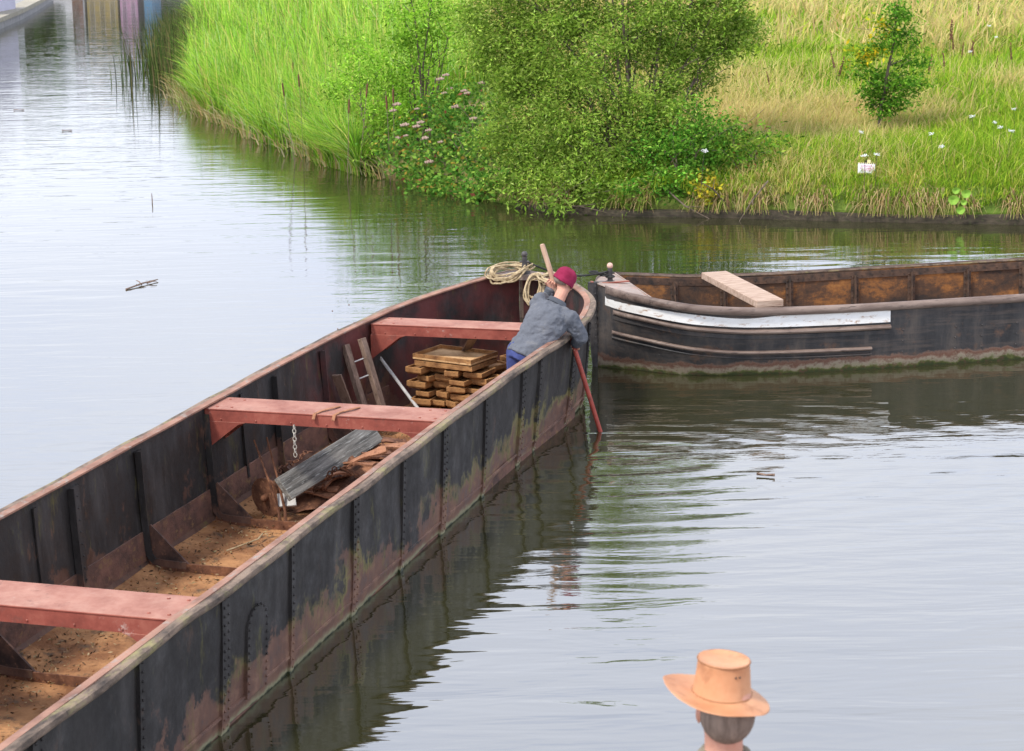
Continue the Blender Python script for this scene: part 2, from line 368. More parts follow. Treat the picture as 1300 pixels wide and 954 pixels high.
e=ce.elements.new(.42); e.color=(1.05,1.06,1.1,1)
ll.new(sx.outputs[2],er.inputs[0])
cl=nn.new('ShaderNodeValToRGB'); cl.color_ramp.elements[0].position=.35; cl.color_ramp.elements[0].color=(15.4,16.8,20.8,1); cl.color_ramp.elements[1].position=.62; cl.color_ramp.elements[1].color=(19,19.6,21.4,1)
ll.new(no.outputs['Fac'],cl.inputs[0])
mu=nn.new('ShaderNodeMix'); mu.data_type='RGBA'; mu.blend_type='MULTIPLY'; mu.inputs[0].default_value=1; ll.new(cl.outputs[0],mu.inputs[6]); ll.new(er.outputs[0],mu.inputs[7])
mx=nn.new('ShaderNodeMix'); mx.data_type='RGBA'; mx.inputs[0].default_value=.9; ll.new(sky.outputs[0],mx.inputs[6]); ll.new(mu.outputs[2],mx.inputs[7]); ll.new(mx.outputs[2],bg.inputs['Color'])
sl=bpy.data.lights.new('sun','SUN'); sl.energy=3.4; sl.angle=R(9); sl.color=(1,.96,.9)
so=bpy.data.objects.new('sun',sl); COL.objects.link(so)
sd=Vector((math.sin(SUN_AZ)*math.cos(SUN_EL),math.cos(SUN_AZ)*math.cos(SUN_EL),math.sin(SUN_EL)))
sd=Vector((-.55,-.45,1.0)).normalized(); sky.sun_elevation=math.asin(sd.z); sky.sun_rotation=math.atan2(sd.x,sd.y)
so.rotation_euler=sd.to_track_quat('Z','Y').to_euler()
cd=bpy.data.cameras.new('camera'); co=bpy.data.objects.new('camera',cd); COL.objects.link(co); sc.camera=co
cd.sensor_width=36; cd.lens=FOC*36/1300; cd.clip_end=3000; cd.clip_start=.1
cd.shift_y=-(954/2-432)/1300*1.0
Mc=Matrix((cR,cU,-cF)).transposed().to_4x4(); Mc.translation=(0,0,CH); co.matrix_world=Mc
cd.dof.use_dof=True; cd.dof.focus_distance=19; cd.dof.aperture_fstop=7
sc.view_settings.view_transform='Standard'; sc.view_settings.look='None'; sc.view_settings.exposure=0.28; sc.view_settings.gamma=1

# ------------------------------------------------------------------ water
def water():
    t=NT('canal_water')
    t.col((.030,.029,.012)); t.rough(.028); t.b.inputs['IOR'].default_value=2.85; t.b.inputs['Specular IOR Level'].default_value=.5
    a=t.noise(1.0,3,.5,t.map((.55,2.6,1)),.4); b=t.noise(1.0,4,.55,t.map((1.6,6.0,1),loc=(3,1,0)),.3); c=t.noise(1.0,2,.5,t.map((.12,.35,1)))
    # wind patches modulate the ripples
    msk=t.ramp(t.noise(1.0,3,.5,t.map((.10,.22,1),loc=(7,3,0))),[(.40,.12),(.60,1.)])
    # rings where the pole is being worked
    pw=P(762,548); v=t.n.new('ShaderNodeVectorMath'); v.operation='DISTANCE'; t.link(t.map((.8,1.25,1),loc=(0,0,0)),v.inputs[0]); v.inputs[1].default_value=(pw.x*.8+.15,pw.y*1.25-1.2,0)
    rad=v.outputs['Value']; s_=t.math('SINE',t.math('ADD',t.math('MULTIPLY',rad,15),t.math('MULTIPLY',a,5)))
    fall=t.math('MULTIPLY',t.ramp(t.math('DIVIDE',rad,7.0),[(0.,1.),(.3,.7),(.8,0.)]),.17)
    h=t.math('ADD',t.math('MULTIPLY',a,1.0),t.math('MULTIPLY',t.math('MULTIPLY',b,.32),msk)); h=t.math('ADD',h,t.math('MULTIPLY',c,1.5)); h=t.math('ADD',h,t.math('MULTIPLY',t.math('MULTIPLY',t.noise(1.0,3,.5,t.map((.7,2.4,1),loc=(1,6,0),rot=(0,0,R(24))),.6),t.math('SUBTRACT',1.15,msk)),.8))
    h=t.math('ADD',h,t.math('MULTIPLY',s_,fall))
    t.bump(h,1.0,.0115); return t.m
g=MB()
xs=[-400,-120,-60,-30,-10,0,10,30,60,120,400]; ys=[-60,-10,0,10,20,40,80,160,400]
from mathutils.geometry import delaunay_2d_cdt, intersect_point_tri_2d
S1=[(1.5,-1.05,1.06,-1.0,1.0,.93,.93),(15,-1.07,1.08,-1.02,1.02,.93,.93),(16,-1.07,1.10,-1.01,1.02,.93,.93),(17,-1.045,1.14,-.98,1.03,.935,.94),(17.6,-1.01,1.18,-.95,1.05,.94,.955),
    (18.1,-.96,1.195,-.88,1.06,.95,.98),(18.6,-.88,1.15,-.78,1.03,.965,1.01),(19,-.78,1.05,-.66,.95,.98,1.04),(19.4,-.62,.85,-.50,.76,1.005,1.06),(19.7,-.43,.60,-.36,.52,1.04,1.08),(19.92,-.22,.33,-.18,.28,1.08,1.10),(20.05,-.03,.05,-.03,.05,1.11,1.11)]
S2=[(0.0,-.03,.03,-.03,.03,.90,.90),(.12,-.42,.42,-.14,.14,.885,.885),(.35,-.74,.76,-.33,.33,.86,.86),(.6,-.90,.94,-.56,.56,.82,.82),(.85,-.98,1.03,-.74,.74,.785,.785),(1.4,-1.04,1.05,-.88,.88,.73,.73),(2.2,-1.05,1.05,-.98,.98,.705,.705),(3,-1.06,1.06,-1.01,1.01,.70,.70),(16,-1.06,1.06,-1.02,1.02,.72,.72)]
# the hulls displace the water: their waterline outlines are cut out of the sheet
cv=[Vector((x,y)) for y in ys for x in xs]; cf=[]; edges=[]
def outline(S,Mw,swap):
    pts=[]
    for r_ in S: pts.append((r_[3],r_[0]))
    for r_ in reversed(S): pts.append((r_[4],r_[0]))
    out=[]
    for x,y in pts:
        q=(x-.012*(1 if x>0 else -1),y); v=Mw@Vector((q[1],-q[0],0) if swap else (q[0],q[1],0)); out.append(Vector((v.x,v.y)))
    return out
polys=[outline(S1,B1,False),outline(S2,B2,True)]
def inpoly(p,poly):
    c=False; n=len(poly)
    for i in range(n):
        a,b=poly[i],poly[(i+1)%n]
        if (a.y>p.y)!=(b.y>p.y) and p.x<(b.x-a.x)*(p.y-a.y)/(b.y-a.y)+a.x: c=not c
    return c
for pl in polys:
    o_=len(cv); cv+=pl; edges+=[(o_+i,o_+(i+1)%len(pl)) for i in range(len(pl))]
vo,eo,fo,*_=delaunay_2d_cdt(cv,edges,[],0,1e-5)
fo=[f for f in fo if not any(inpoly(sum((vo[i] for i in f),Vector((0,0)))/len(f),pl) for pl in polys)]
g.add([(v.x,v.y,0) for v in vo],fo); wo=g.build('water',water()); tag(wo,kind='structure')
g=MB(); g.box((0,150,-2.6),(900,500,.2)); tag(g.build('canal_bed',M['soil']),kind='structure')

# ------------------------------------------------------------------ banks
EDGE=[(60,23.2),(30,27.4),(14,29.4),(7.98,30.4),(5.63,31.04),(3.23,31.85),(1.96,32.1),(.7,32.7),(-.36,34.2),(-1.23,35.9),(-2.19,37.8),(-3.46,40.5),(-5.29,45.3),(-7.03,50.2),(-8.53,54.9),(-11.0,69),(-13.5,85),(-16,105),(-18,135),(-21,180),(-30,400)]
def refine(pts,step):
    out=[]
    for i in range(len(pts)-1):
        a,b=Vector(pts[i]),Vector(pts[i+1]); k=max(1,int((b-a).length/step))
        for j in range(k): out.append(tuple(a+(b-a)*j/k))
    out.append(tuple(pts[-1])); return out
E_=np.array(refine(EDGE,.7)); 
def edge_dist(x,y):
    """distance inland from the water's edge and index"""
    d=np.full(len(x),1e9)
    for i in range(0,len(x),4000):
        dx=x[i:i+4000,None]-E_[None,:,0]; dy=y[i:i+4000,None]-E_[None,:,1]; d[i:i+4000]=np.sqrt((dx*dx+dy*dy).min(1))
    return d
ex=E_[:,0]; ey=E_[:,1]; o_=np.argsort(ey); EYs=ey[o_]; EXs=ex[o_]
def inland(x,y):  # True on land (to the right of/behind the edge)
    return x>np.interp(y,EYs,EXs)
def ground(x,y,d=None):
    x=np.atleast_1d(np.asarray(x,float)); y=np.atleast_1d(np.asarray(y,float))
    if d is None: d=edge_dist(x,y)
    marsh=np.clip((-x-.2+(y-34)*-.02+.0)/2.5,0,1)*np.clip(1-(x+3.0+(y-40)*.28)/6,0,1)
    z=.16+.34*np.clip(d/.5,0,1)+.26*np.clip((d-.4)/2.2,0,1)+np.clip(d-2,0,300)*.020+.10*np.sin(x*.5+y*.23)*np.clip(d/6,0,1)
    zm=.06+.016*d
    return z*(1-marsh)+zm*marsh
def meadow_col(x,y):
    n=np.array([mnoise.noise(Vector((a*.16,b*.10,0))) + .6*mnoise.noise(Vector((a*.5+9,b*.3,3))) for a,b in zip(x,y)])
    return n
# terrain sheet: rows follow the edge line
bn=[]
def inward(i):
    a=E_[max(0,i-3)]; b=E_[min(len(E_)-1,i+3)]; t_=b-a; t_/=np.linalg.norm(t_); return np.array([t_[1],-t_[0]])
rows=[]; dd=[0,.25,.5,1,2,4,7,12,20,35,60,110,200]
ctr=np.array([60.0,150.0])
for i in range(0,len(E_),2):
    n_=inward(i); q=E_[i]; row=[(q[0]-n_[0]*.0,q[1]-n_[1]*.0,-.6)]
    fan=(ctr-q); fan/=np.linalg.norm(fan)
    for d in dd:
        k=min(1,d/30); v=n_*(1-k)+fan*k
        if d>12 : v=fan*1.0 if d>30 else v
        p=q+v*d; row.append((p[0],p[1],float(ground([p[0]],[p[1]],np.array([d]))[0])))
    rows.append(row)
g=MB(); g.strip(rows)
def meadowm():
    t=NT('meadow_ground'); n=t.noise(.35,6,.6); f=t.noise(6,8,.75)
    c=t.ramp(n,[(.35,(.10,.17,.025)),(.5,(.16,.22,.04)),(.62,(.30,.25,.10))]); c=t.mix(t.ramp(f,[(.45,0.),(.7,.7)]),c,(.05,.06,.015)); t.col(c).rough(.95,.1); t.bump(f,1,.08); return t.m
mo=g.build('meadow',meadowm()); tag(mo,kind='structure')
# far ground beyond so the sheet reaches the horizon
g=MB(); g.strip([[(x,y,-.3) for x in(-900,-22,60,900)] for y in(185,1500)]); g.strip([[(-900,60,-.3),(-60,60,-.3)],[(-900,190,-.3),(-60,190,-.3)]])
g.strip([[(60,-100,.35),(900,-100,.35)],[(60,190,.35),(900,190,.35)]]); tag(g.build('far_ground',M_far:=meadowm()),kind='structure')
# timber coping along the water
def along(i0,i1,off,z0,z1,wd,name,m,lab,ct):
    g=MB(); rr=[]
    for i in range(i0,i1):
        n_=inward(i); q=E_[i]-n_*off; a=q; b=q+n_*wd; jz=.02*math.sin(i*1.3)+.012*math.sin(i*.37)
        rr.append([(a[0],a[1],z0),(a[0],a[1],z1+jz),(b[0],b[1],z1+jz),(b[0],b[1],z0)])
    g.strip(rr,wrap=True); o=g.build(name,m); tag(o,lab,ct); return o
idx=lambda px:int(np.argmin(np.hypot(E_[:,0]-px[0],E_[:,1]-px[1])))
along(0,idx((-.36,34.2)),.10,-.5,.13,.22,'bank_edging',M['coping'],'low dark wet timber edging along the foot of the grassy bank','edging')

# ------------------------------------------------------------------ meadow grass, reeds, overhanging straw
def scatter(n,x0,x1,y0,y1,mind=.1,maxd=1e9,py=1.0):
    x=nrg.uniform(x0,x1,n*2); y=y0+(y1-y0)*nrg.uniform(0,1,n*2)**py
    k=inland(x,y); x,y=x[k],y[k]; d=edge_dist(x,y); k=(d>mind)&(d<maxd); return x[k][:n],y[k][:n],d[k][:n]
GREEN=[(.17,.32,.018),(.27,.43,.025),(.12,.22,.014),(.38,.46,.05)]
STRAW=[(.56,.44,.12),(.64,.53,.20),(.46,.38,.08),(.36,.42,.06),(.54,.36,.11),(.42,.44,.09)]
def meadow_blades(n,x0,x1,y0,y1,hmin,hmax,wd,mind=.1,py=1.0):
    x,y,d=scatter(n,x0,x1,y0,y1,mind,py=py)
    k=~((x<.4+(y-34)*-.05)&(y<62)&(x< -1.0-(y-38)*.2+7))  # keep the reed bed free
    k&=(x> np.interp(y,[30,38,45,60,75,130],[-9,-.6,-.5,-1.5,-3,-10]))
    x,y,d=x[k],y[k],d[k]
    nn_=meadow_col(x,y); n_=len(x)
    # dry grass on the upper slope, greener by the water and in a hollow
    yy=y+.25*(x-6)
    band=np.interp(yy,[30,34,36.2,38,42.5,45.5,48.5,54,58,66,90],[-.55,-.48,-.18,.26,.26,-.2,-.48,-.42,-.05,.34,.45])
    dry=nn_*1.35+band+nrg.normal(0,.42,n_)
    straw=dry>.12
    c=np.where(straw[:,None],pal(n_,STRAW),pal(n_,GREEN)); tip=np.where(straw[:,None],pal(n_,[(.72,.58,.25),(.64,.50,.20),(.56,.42,.20),(.50,.50,.14)]),c*1.15)
    z=ground(x,y,d); h=nrg.uniform(hmin,hmax,n_)*np.where(straw,1.1,.8)*np.clip(.55+d*.25,0,1)
    h*=(1+.5*np.clip(meadow_col(x*2.3,y*2.3+40),-.6,1))
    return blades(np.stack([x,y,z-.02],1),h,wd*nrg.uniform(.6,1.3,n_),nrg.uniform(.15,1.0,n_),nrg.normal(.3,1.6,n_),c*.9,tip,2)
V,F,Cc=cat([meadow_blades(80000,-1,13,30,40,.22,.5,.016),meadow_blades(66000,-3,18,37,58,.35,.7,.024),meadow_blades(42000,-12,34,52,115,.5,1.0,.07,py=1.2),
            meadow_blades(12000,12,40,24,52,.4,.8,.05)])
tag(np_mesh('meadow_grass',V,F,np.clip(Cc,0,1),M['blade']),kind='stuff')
n=34000; i=nrg.integers(0,idx((-.36,34.2)),n); i=i[E_[i,0]<17]; n=len(i); nv=np.array([inward(int(k)) for k in i]); tdir=np.stack([-nv[:,1],nv[:,0]],1)
off=.12+nrg.uniform(0,1,n)**1.2*1.7; b=E_[i]+nv*off[:,None]+tdir*nrg.uniform(-.4,.4,n)[:,None]; z=ground(b[:,0],b[:,1],off)
f=np.array([mnoise.noise(Vector((q[0]*.7,q[1]*.7,2))) for q in b]); dr=(f+nrg.normal(0,.3,n))>.32
c=np.where(dr[:,None],pal(n,STRAW),pal(n,GREEN)); V,F,Cc=blades(np.stack([b[:,0],b[:,1],z-.03],1),nrg.uniform(.14,.38,n)*(1+.6*f),np.full(n,.013),nrg.uniform(.2,1.3,n),np.arctan2(-nv[:,1],-nv[:,0])+nrg.normal(0,1.3,n),c*.9,c*1.15,3)
tag(np_mesh('bank_grass',V,F,np.clip(Cc,0,1),M['blade']),kind='stuff')
# long straw and rooty grass hanging over the edging
n=15000; i=nrg.integers(0,idx((-.36,34.2)),n); i=i[E_[i,0]<16]; n=len(i)
nv=np.array([inward(int(k)) for k in i]); off=nrg.uniform(.0,.32,n); jit=nrg.uniform(-.35,.35,(n,2))*.5; tdir=np.stack([-nv[:,1],nv[:,0]],1)
b=E_[i]+nv*off[:,None]+tdir*nrg.uniform(-.35,.35,n)[:,None]; z=.22+off*.9
clump=np.array([mnoise.noise(Vector((q[0]*1.4,q[1]*1.4,5))) for q in b]); k=clump>-.25; b,z,nv,off,clump=b[k],z[k],nv[k],off[k],clump[k]; n=len(b)
ln=nrg.uniform(.15,.45,n)*(1+clump); az=np.arctan2(-nv[:,1],-nv[:,0])+nrg.normal(0,.55,n)
d=np.stack([np.cos(az),np.sin(az)],1); sdv=np.stack([-d[:,1],d[:,0]],1)
V=np.zeros((n,8,3)); colr=pal(n,[(.36,.26,.11),(.46,.36,.17),(.22,.14,.07),(.16,.22,.03),(.26,.33,.05)],[3.5,3,2.5,2.2,2])
for s_ in range(4):
    q=s_/3; c=np.zeros((n,3)); c[:,:2]=b+d*(ln*.75*q)[:,None]; c[:,2]=z+.10*np.sin(q*2.0)-(z*.95)*q**2*np.clip(ln*2.6,.3,1)
    w_=.0095*(1-q*.8); V[:,2*s_,:]=c; V[:,2*s_+1,:]=c; V[:,2*s_,:2]-=sdv*w_; V[:,2*s_+1,:2]+=sdv*w_
F=np.concatenate([np.stack([np.arange(n)*8+j for j in(2*s_,2*s_+1,2*s_+3,2*s_+2)],1) for s_ in range(3)])
tag(np_mesh('overhanging_straw',V.reshape(-1,3),F,np.repeat(colr,8,axis=0),M['blade']),kind='stuff')
# reed bed
def reeds(n,y0,y1,pw,hlo,hhi,wd):
    y=y0+(y1-y0)*nrg.uniform(0,1,n)**pw; lx=np.interp(y,EYs,EXs)-.55
    rx=np.interp(y,[37,39.5,41,43,46,52,60,75,100],[-2.7,-3.1,-2.6,-1.6,-.9,-.4,-.9,-1.6,-4])
    lx=lx+np.clip((y-46)*.035,0,1.0); q=nrg.uniform(0,1,n)**1.25; x=lx+(rx-lx)*q; return x,y
parts=[]
for (n,y0,y1,pw,hl,hh,wd) in((26000,37.3,55,.9,1.0,1.9,.026),(20000,50,92,1.0,1.3,2.2,.045)):
    x,y=reeds(n,y0,y1,pw,hl,hh,wd); d=edge_dist(x,y)*np.where(inland(x,y),1,-1)
    f=np.array([mnoise.noise(Vector((a*.5,b_*.35,1))) for a,b_ in zip(x,y)])
    k=(d>-.5-.5*f)&(nrg.uniform(0,1,n)<np.clip(1.0+f+.25*d,0.25,1)); x,y,d,f=x[k],y[k],d[k],f[k]; n_=len(x)
    z=np.where(d>0,ground(x,y,np.abs(d)),-.05)
    h=nrg.uniform(hl,hh,n_)*np.clip(.72+.22*(d+.4),.6,1)*(1+.22*f)
    c=pal(n_,[(.17,.35,.02),(.27,.48,.035),(.09,.19,.014),(.44,.54,.08),(.50,.40,.12),(.34,.48,.15)],[4,4,2.6,2.0,1.3,1.2],.3)
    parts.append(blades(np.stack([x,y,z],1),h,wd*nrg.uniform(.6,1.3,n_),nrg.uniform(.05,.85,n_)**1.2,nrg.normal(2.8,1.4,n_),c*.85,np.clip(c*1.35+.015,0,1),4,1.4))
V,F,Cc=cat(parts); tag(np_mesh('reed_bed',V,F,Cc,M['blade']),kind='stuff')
# bent dead reed leaves trailing at the water line
n=520; y=nrg.uniform(37,60,n); x=np.interp(y,EYs,EXs)-.45+nrg.normal(0,.18,n)
V,F,Cc=blades(np.stack([x,y,np.full(n,.02)],1),nrg.uniform(.3,.8,n),np.full(n,.03),nrg.uniform(.5,1.3,n),nrg.normal(3.6,.8,n),pal(n,[(.42,.30,.13),(.50,.42,.22),(.22,.30,.05)]),None,3)
tag(np_mesh('trailing_dead_reeds',V,F,Cc,M['blade']),kind='stuff')
# brown seed spikes in the reeds
g=MB(); sp0=None
for k in range(26):
    py=rnd.uniform(12,130); px=rnd.uniform(300+py*.5,520); q=P(px,py,1.5)
    d0=float(edge_dist(np.array([q.x]),np.array([q.y]))[0]); zz=1.35+rnd.random()*.25
    if sp0 is None:
        root=empty('bulrush',Vector((q.x,q.y,0)),'slim bulrush with brown seed head standing among the green reeds','bulrush','bulrush spikes in the reed bed')
        MB().tube([(0,0,0),(.02,0,1.0),(.05,0,1.75)],[.007,.006,.004],5).build('stem',M['leanwood'],root)
        MB().tube([(.036,0,1.4),(.038,0,1.43),(.046,0,1.64),(.048,0,1.67)],[.008,.018,.018,.006],7).build('seed_head',M['rust'],root); sp0=root
    else:
        c=copy_tree(sp0); c.location=(q.x,q.y,rnd.uniform(-.15,.1)); c.rotation_euler=(rnd.gauss(0,.07),rnd.gauss(0,.07),rnd.uniform(0,6))
# dark rush clump standing in open water
n=6500; cx,cy=P(236,72).x,P(236,72).y
y=nrg.normal(0,5.5,n); x=nrg.normal(0,.62,n)-y*.10; c=pal(n,[(.05,.08,.02),(.10,.15,.035),(.18,.15,.06),(.03,.045,.012)])
V,F,Cc=blades(np.stack([x,y,np.zeros(n)],1),nrg.uniform(.6,1.9,n),np.full(n,.030),nrg.uniform(0,.3,n),nrg.normal(2.6,1,n),c,None,3)
o=np_mesh('rush_clump',V,F,Cc,M['blade'],None,Matrix.Translation((cx+.35,cy,0))); tag(o,'dark thin rush clump standing in open water left of the bright reeds','rushes')

# ------------------------------------------------------------------ shrubs and trees
def crown(clumps,nper,size,asp,cols,wts=None,sub=9,sg=.16,droop=.3,shade=.0):
    pts=[];cs=[]
    for (c,rx,rz,dens) in clumps:
        ns=max(3,int(sub*dens*(rx*rx*rz)**.5*2.2)); u_=nrg.normal(size=(ns,3)); u_/=np.linalg.norm(u_,axis=1)[:,None]
        rr=nrg.uniform(.35,1.05,ns)**.5; sc_=u_*rr[:,None]*np.array([rx,rx,rz]); sc_+=np.array(c)
        for q in sc_:
            m=int(nper*nrg.uniform(.4,1.5)); s1=sg*nrg.uniform(.6,1.5)
            pp=q+nrg.normal(size=(m,3))*np.array([s1*1.25,s1*1.25,s1*.8]); pts.append(pp)
            cc=pal(m,cols,wts)*nrg.uniform(.6,1.3); cs.append(cc)
    pts=np.concatenate(pts); cs=np.clip(np.concatenate(cs),0,1)
    return leaves(pts,size,asp,cs,droop)
def branches(g,base,tips,r0,spread=.3,twigs=3,n=7,rt=.006):
    for tp in tips:
        b=Vector(base)+Vector((rnd.gauss(0,spread*.3),rnd.gauss(0,spread*.3),0)); tp=Vector(tp)
        m1=b.lerp(tp,.35)+Vector((0,0,(tp-b).length*.10))+Vector((rnd.gauss(0,.1),rnd.gauss(0,.1),0)); m2=b.lerp(tp,.7)+Vector((rnd.gauss(0,.1),rnd.gauss(0,.1),(tp-b).length*.06))
        pts=[b,b.lerp(m1,.5)+Vector((rnd.gauss(0,.03),rnd.gauss(0,.03),.02)),m1,m1.lerp(m2,.5),m2,tp]; g.tube(pts,[r0,r0*.85,r0*.65,r0*.5,r0*.35,rt],n)
        for k in range(twigs):
            s_=m1.lerp(tp,rnd.uniform(.1,.8)); e_=s_+Vector((rnd.gauss(0,.45),rnd.gauss(0,.45),rnd.uniform(.1,.6))); g.tube([s_,s_.lerp(e_,.5)+Vector((0,0,.05)),e_],[r0*.3,r0*.2,.004],5)
def plant(name,base,clumps,label,cat_,group=None,nper=60,size=.1,asp=.35,cols=GREEN,wts=None,sub=9,sg=.16,r0=.05,twigs=3,ntips=None,droop=.3,trunk=None,bark='bark'):
    base=Vector(base); root=empty(name,base,label,cat_,group)
    cl_=[((c[0]-base.x,c[1]-base.y,c[2]-base.z),rx,rz,dn) for (c,rx,rz,dn) in clumps]
    V,F,Cc=crown(cl_,nper,size,asp,cols,wts,sub,sg,droop); np_mesh('crown',V,F,Cc,M['leaf'],root)
    g=MB(); tips=[Vector(c[0])+Vector((0,0,c[2]*.4)) for c in cl_]
    if ntips: tips=tips[:ntips]
    if trunk:
        g.tube([(0,0,-.3)]+[tuple(Vector(q)-base) for q in trunk],[r0*1.25]+[r0*(1-.65*i/len(trunk)) for i in range(len(trunk))],9)
        tq=[Vector(q)-base for q in trunk]
        for tp in tips:
            s_=min(tq,key=lambda q:(q-tp).length+ (5 if q.z>tp.z else 0)); branches(g,s_,[tp],r0*.35,.02,twigs,6)
    else: branches(g,(0,0,-.2),tips,r0,.3,twigs)
    g.build('trunk',M[bark],root,smooth=True); return root
GZ=lambda x,y: float(ground([x],[y])[0])
WILLOW=[(.18,.30,.03),(.25,.38,.05),(.32,.44,.07),(.09,.17,.018),(.38,.48,.12)]
cw=[]
for (px,py,Y,rx,rz,dn) in [(640,40,34.8,.75,.7,1),(690,35,34.4,.8,.8,1),(745,60,33.9,.8,.8,1.1),(800,20,34.0,.8,.7,1),(850,22,34.3,.75,.6,1),(905,35,34.5,.6,.55,1),(925,62,34.5,.33,.33,.8),
      (875,80,34.5,.55,.28,.8),(690,105,34.0,.7,.55,1.1),(745,130,33.5,.75,.6,1.1),(665,85,34.5,.5,.6,.9),(700,165,33.3,.6,.45,1.1),(770,175,33.1,.7,.5,1.1),(805,130,33.4,.35,.4,.7),
      (735,215,32.9,.6,.38,1),(790,222,32.8,.5,.32,1),(665,150,33.9,.45,.4,.9),(905,100,34.5,.3,.15,.5),(940,45,34.4,.3,.3,1),(915,15,34.3,.5,.4,1),(620,20,35,.5,.5,1),(630,70,34.8,.45,.45,1),(650,115,34.2,.45,.4,1),(835,60,34.1,.6,.4,1),(830,115,33.4,.5,.4,.9),(845,145,33.3,.45,.3,.9),(870,112,34.3,.35,.16,.8),(660,210,33.6,.45,.35,1),(700,235,32.9,.5,.3,1),(760,240,32.6,.5,.22,1),(640,175,34.1,.4,.4,1),(720,10,34.2,.8,.6,1)]:
    cw.append((tuple(PY(px,py,Y)),rx,rz,dn))
for (x,y,z,rx,rz,dn) in [(.6,34.6,4.3,.9,.8,1),(1.7,34.2,4.4,1.0,.9,1),(2.9,34.6,4.3,.9,.8,1),(1.2,34.4,5.5,.9,.8,1),(2.3,34.4,5.6,1.0,.8,1),(1.9,34.6,6.5,.7,.7,1),(3.5,34.8,4.0,.6,.6,1),(-.1,34.8,4.0,.5,.5,1)]:
    cw.append(((x,y,z),rx,rz,dn))
bw=PY(803,235,33.4)
plant('willow_tree',(bw.x,33.4,.5),cw,'large bushy willow with many slim stems leaning over the canal bank','tree',nper=120,size=.078,asp=.32,cols=WILLOW,wts=[4,4,3,1.8,1],sub=28,sg=.13,r0=.034,twigs=3)
# dark green bush to the right of the willow
cs=[((PY(px,py,Y)[0],Y,PY(px,py,Y)[2]),rx,rz,1) for (px,py,Y,rx,rz) in [(860,165,32.9,.55,.4),(885,200,32.6,.45,.4),(840,200,32.7,.5,.4),(850,235,32.3,.45,.25),(895,170,32.9,.35,.3),(815,235,32.3,.4,.25),(870,222,32.3,.45,.22),(885,145,33.1,.3,.3)]]
plant('shrub',(PY(860,250,32.7).x,32.7,.45),cs,'dark green broadleaf bush at the foot of the willow, right side','shrub',nper=95,size=.07,asp=.5,cols=[(.05,.17,.014),(.09,.25,.022),(.15,.33,.035),(.23,.42,.05)],sub=18,sg=.13,r0=.025,twigs=2)
cs=[((PY(px,py,Y)[0],Y,PY(px,py,Y)[2]),rx,rz,1) for (px,py,Y,rx,rz) in [(935,190,33.0,.4,.35),(960,200,32.8,.4,.3),(945,222,32.4,.45,.2),(925,165,33.2,.25,.25),(975,180,33.2,.3,.25)]]
plant('shrub',(PY(945,245,32.6).x,32.6,.45),cs,'small leafy weedy bush with reddish stems between dark bush and meadow','shrub',nper=34,size=.09,asp=.4,cols=[(.08,.20,.018),(.16,.30,.03),(.27,.38,.05),(.30,.13,.05)],wts=[4,4,2.5,.5],sub=24,sg=.13,r0=.016,twigs=2)
# low yellow green willow shoots at the water
cs=[((PY(px,py,Y)[0],Y,PY(px,py,Y)[2]),rx,rz,1) for (px,py,Y,rx,rz) in [(690,262,32.3,.42,.16),(715,245,32.4,.35,.2),(775,248,32.1,.35,.18),(660,240,33.0,.35,.25)]]
plant('shrub',(PY(705,265,32.7).x,32.75,.15),cs,'low yellow green shoots drooping onto the water below the willow','shrub',nper=40,size=.10,asp=.35,cols=[(.18,.30,.035),(.28,.40,.07),(.11,.20,.02)],sub=16,sg=.11,r0=.015,twigs=2)
# bramble with pink flower heads
cs=[((PY(px,py,Y)[0],Y,PY(px,py,Y)[2]),rx,rz,1) for (px,py,Y,rx,rz) in [(520,195,37,.6,.35),(560,215,35.8,.55,.35),(600,225,34.9,.5,.35),(640,225,34.0,.5,.35),(575,170,37.2,.7,.4),(620,180,35.6,.6,.4),(545,150,38.5,.6,.4),(600,135,37.8,.6,.4),(650,195,34.6,.4,.4),(530,225,36.3,.35,.2),(610,245,34.5,.4,.15),(575,240,35.2,.4,.15)]]
bp=PY(590,240,36); br=plant('bramble_bush',(bp.x,36,.3),cs,'tangled bramble thicket with dusty pink flower heads beside the reeds','bush',nper=70,size=.09,asp=.6,cols=[(.07,.19,.022),(.12,.27,.035),(.22,.36,.05),(.42,.30,.05),(.26,.08,.05)],wts=[4,4,4,.8,.2],sub=17,sg=.15,r0=.016,twigs=3)
fm=noisy('dusty_pink_flower',(.28,.18,.14),(.46,.35,.28),30,.9,.5,.01)
f0=None
for (px,py,Y) in [(500,140,37.6),(505,132,37.6),(515,158,37),(530,160,36.8),(545,165,36.6),(540,175,36.4),(560,100,38.5),(567,95,38.6),(565,118,38),(572,112,38),(590,115,37),(594,118,36.9),(612,105,36.5),(535,155,37),(580,135,37.2),(530,138,37.5),(505,175,37),(516,172,36.8),(560,180,36.2),(546,205,35.8),(602,150,35.8),(640,160,35.2)]:
    q=PY(px,py,Y)-Vector((bp.x,36,.3))
    if f0 is None:
        g=MB()
        for k in range(26):
            a=rnd.uniform(0,6.3); r_=rnd.uniform(0,.075); g.sph((math.cos(a)*r_,math.sin(a)*r_,-.3*r_+rnd.uniform(0,.02)),.017,5,4)
        f0=g.build('flower_head',fm,br); f0.location=q
    else:
        c=f0.copy(); COL.objects.link(c); c.parent=br; c.location=q; s_=rnd.uniform(.7,1.3); c.scale=(s_,s_,s_)
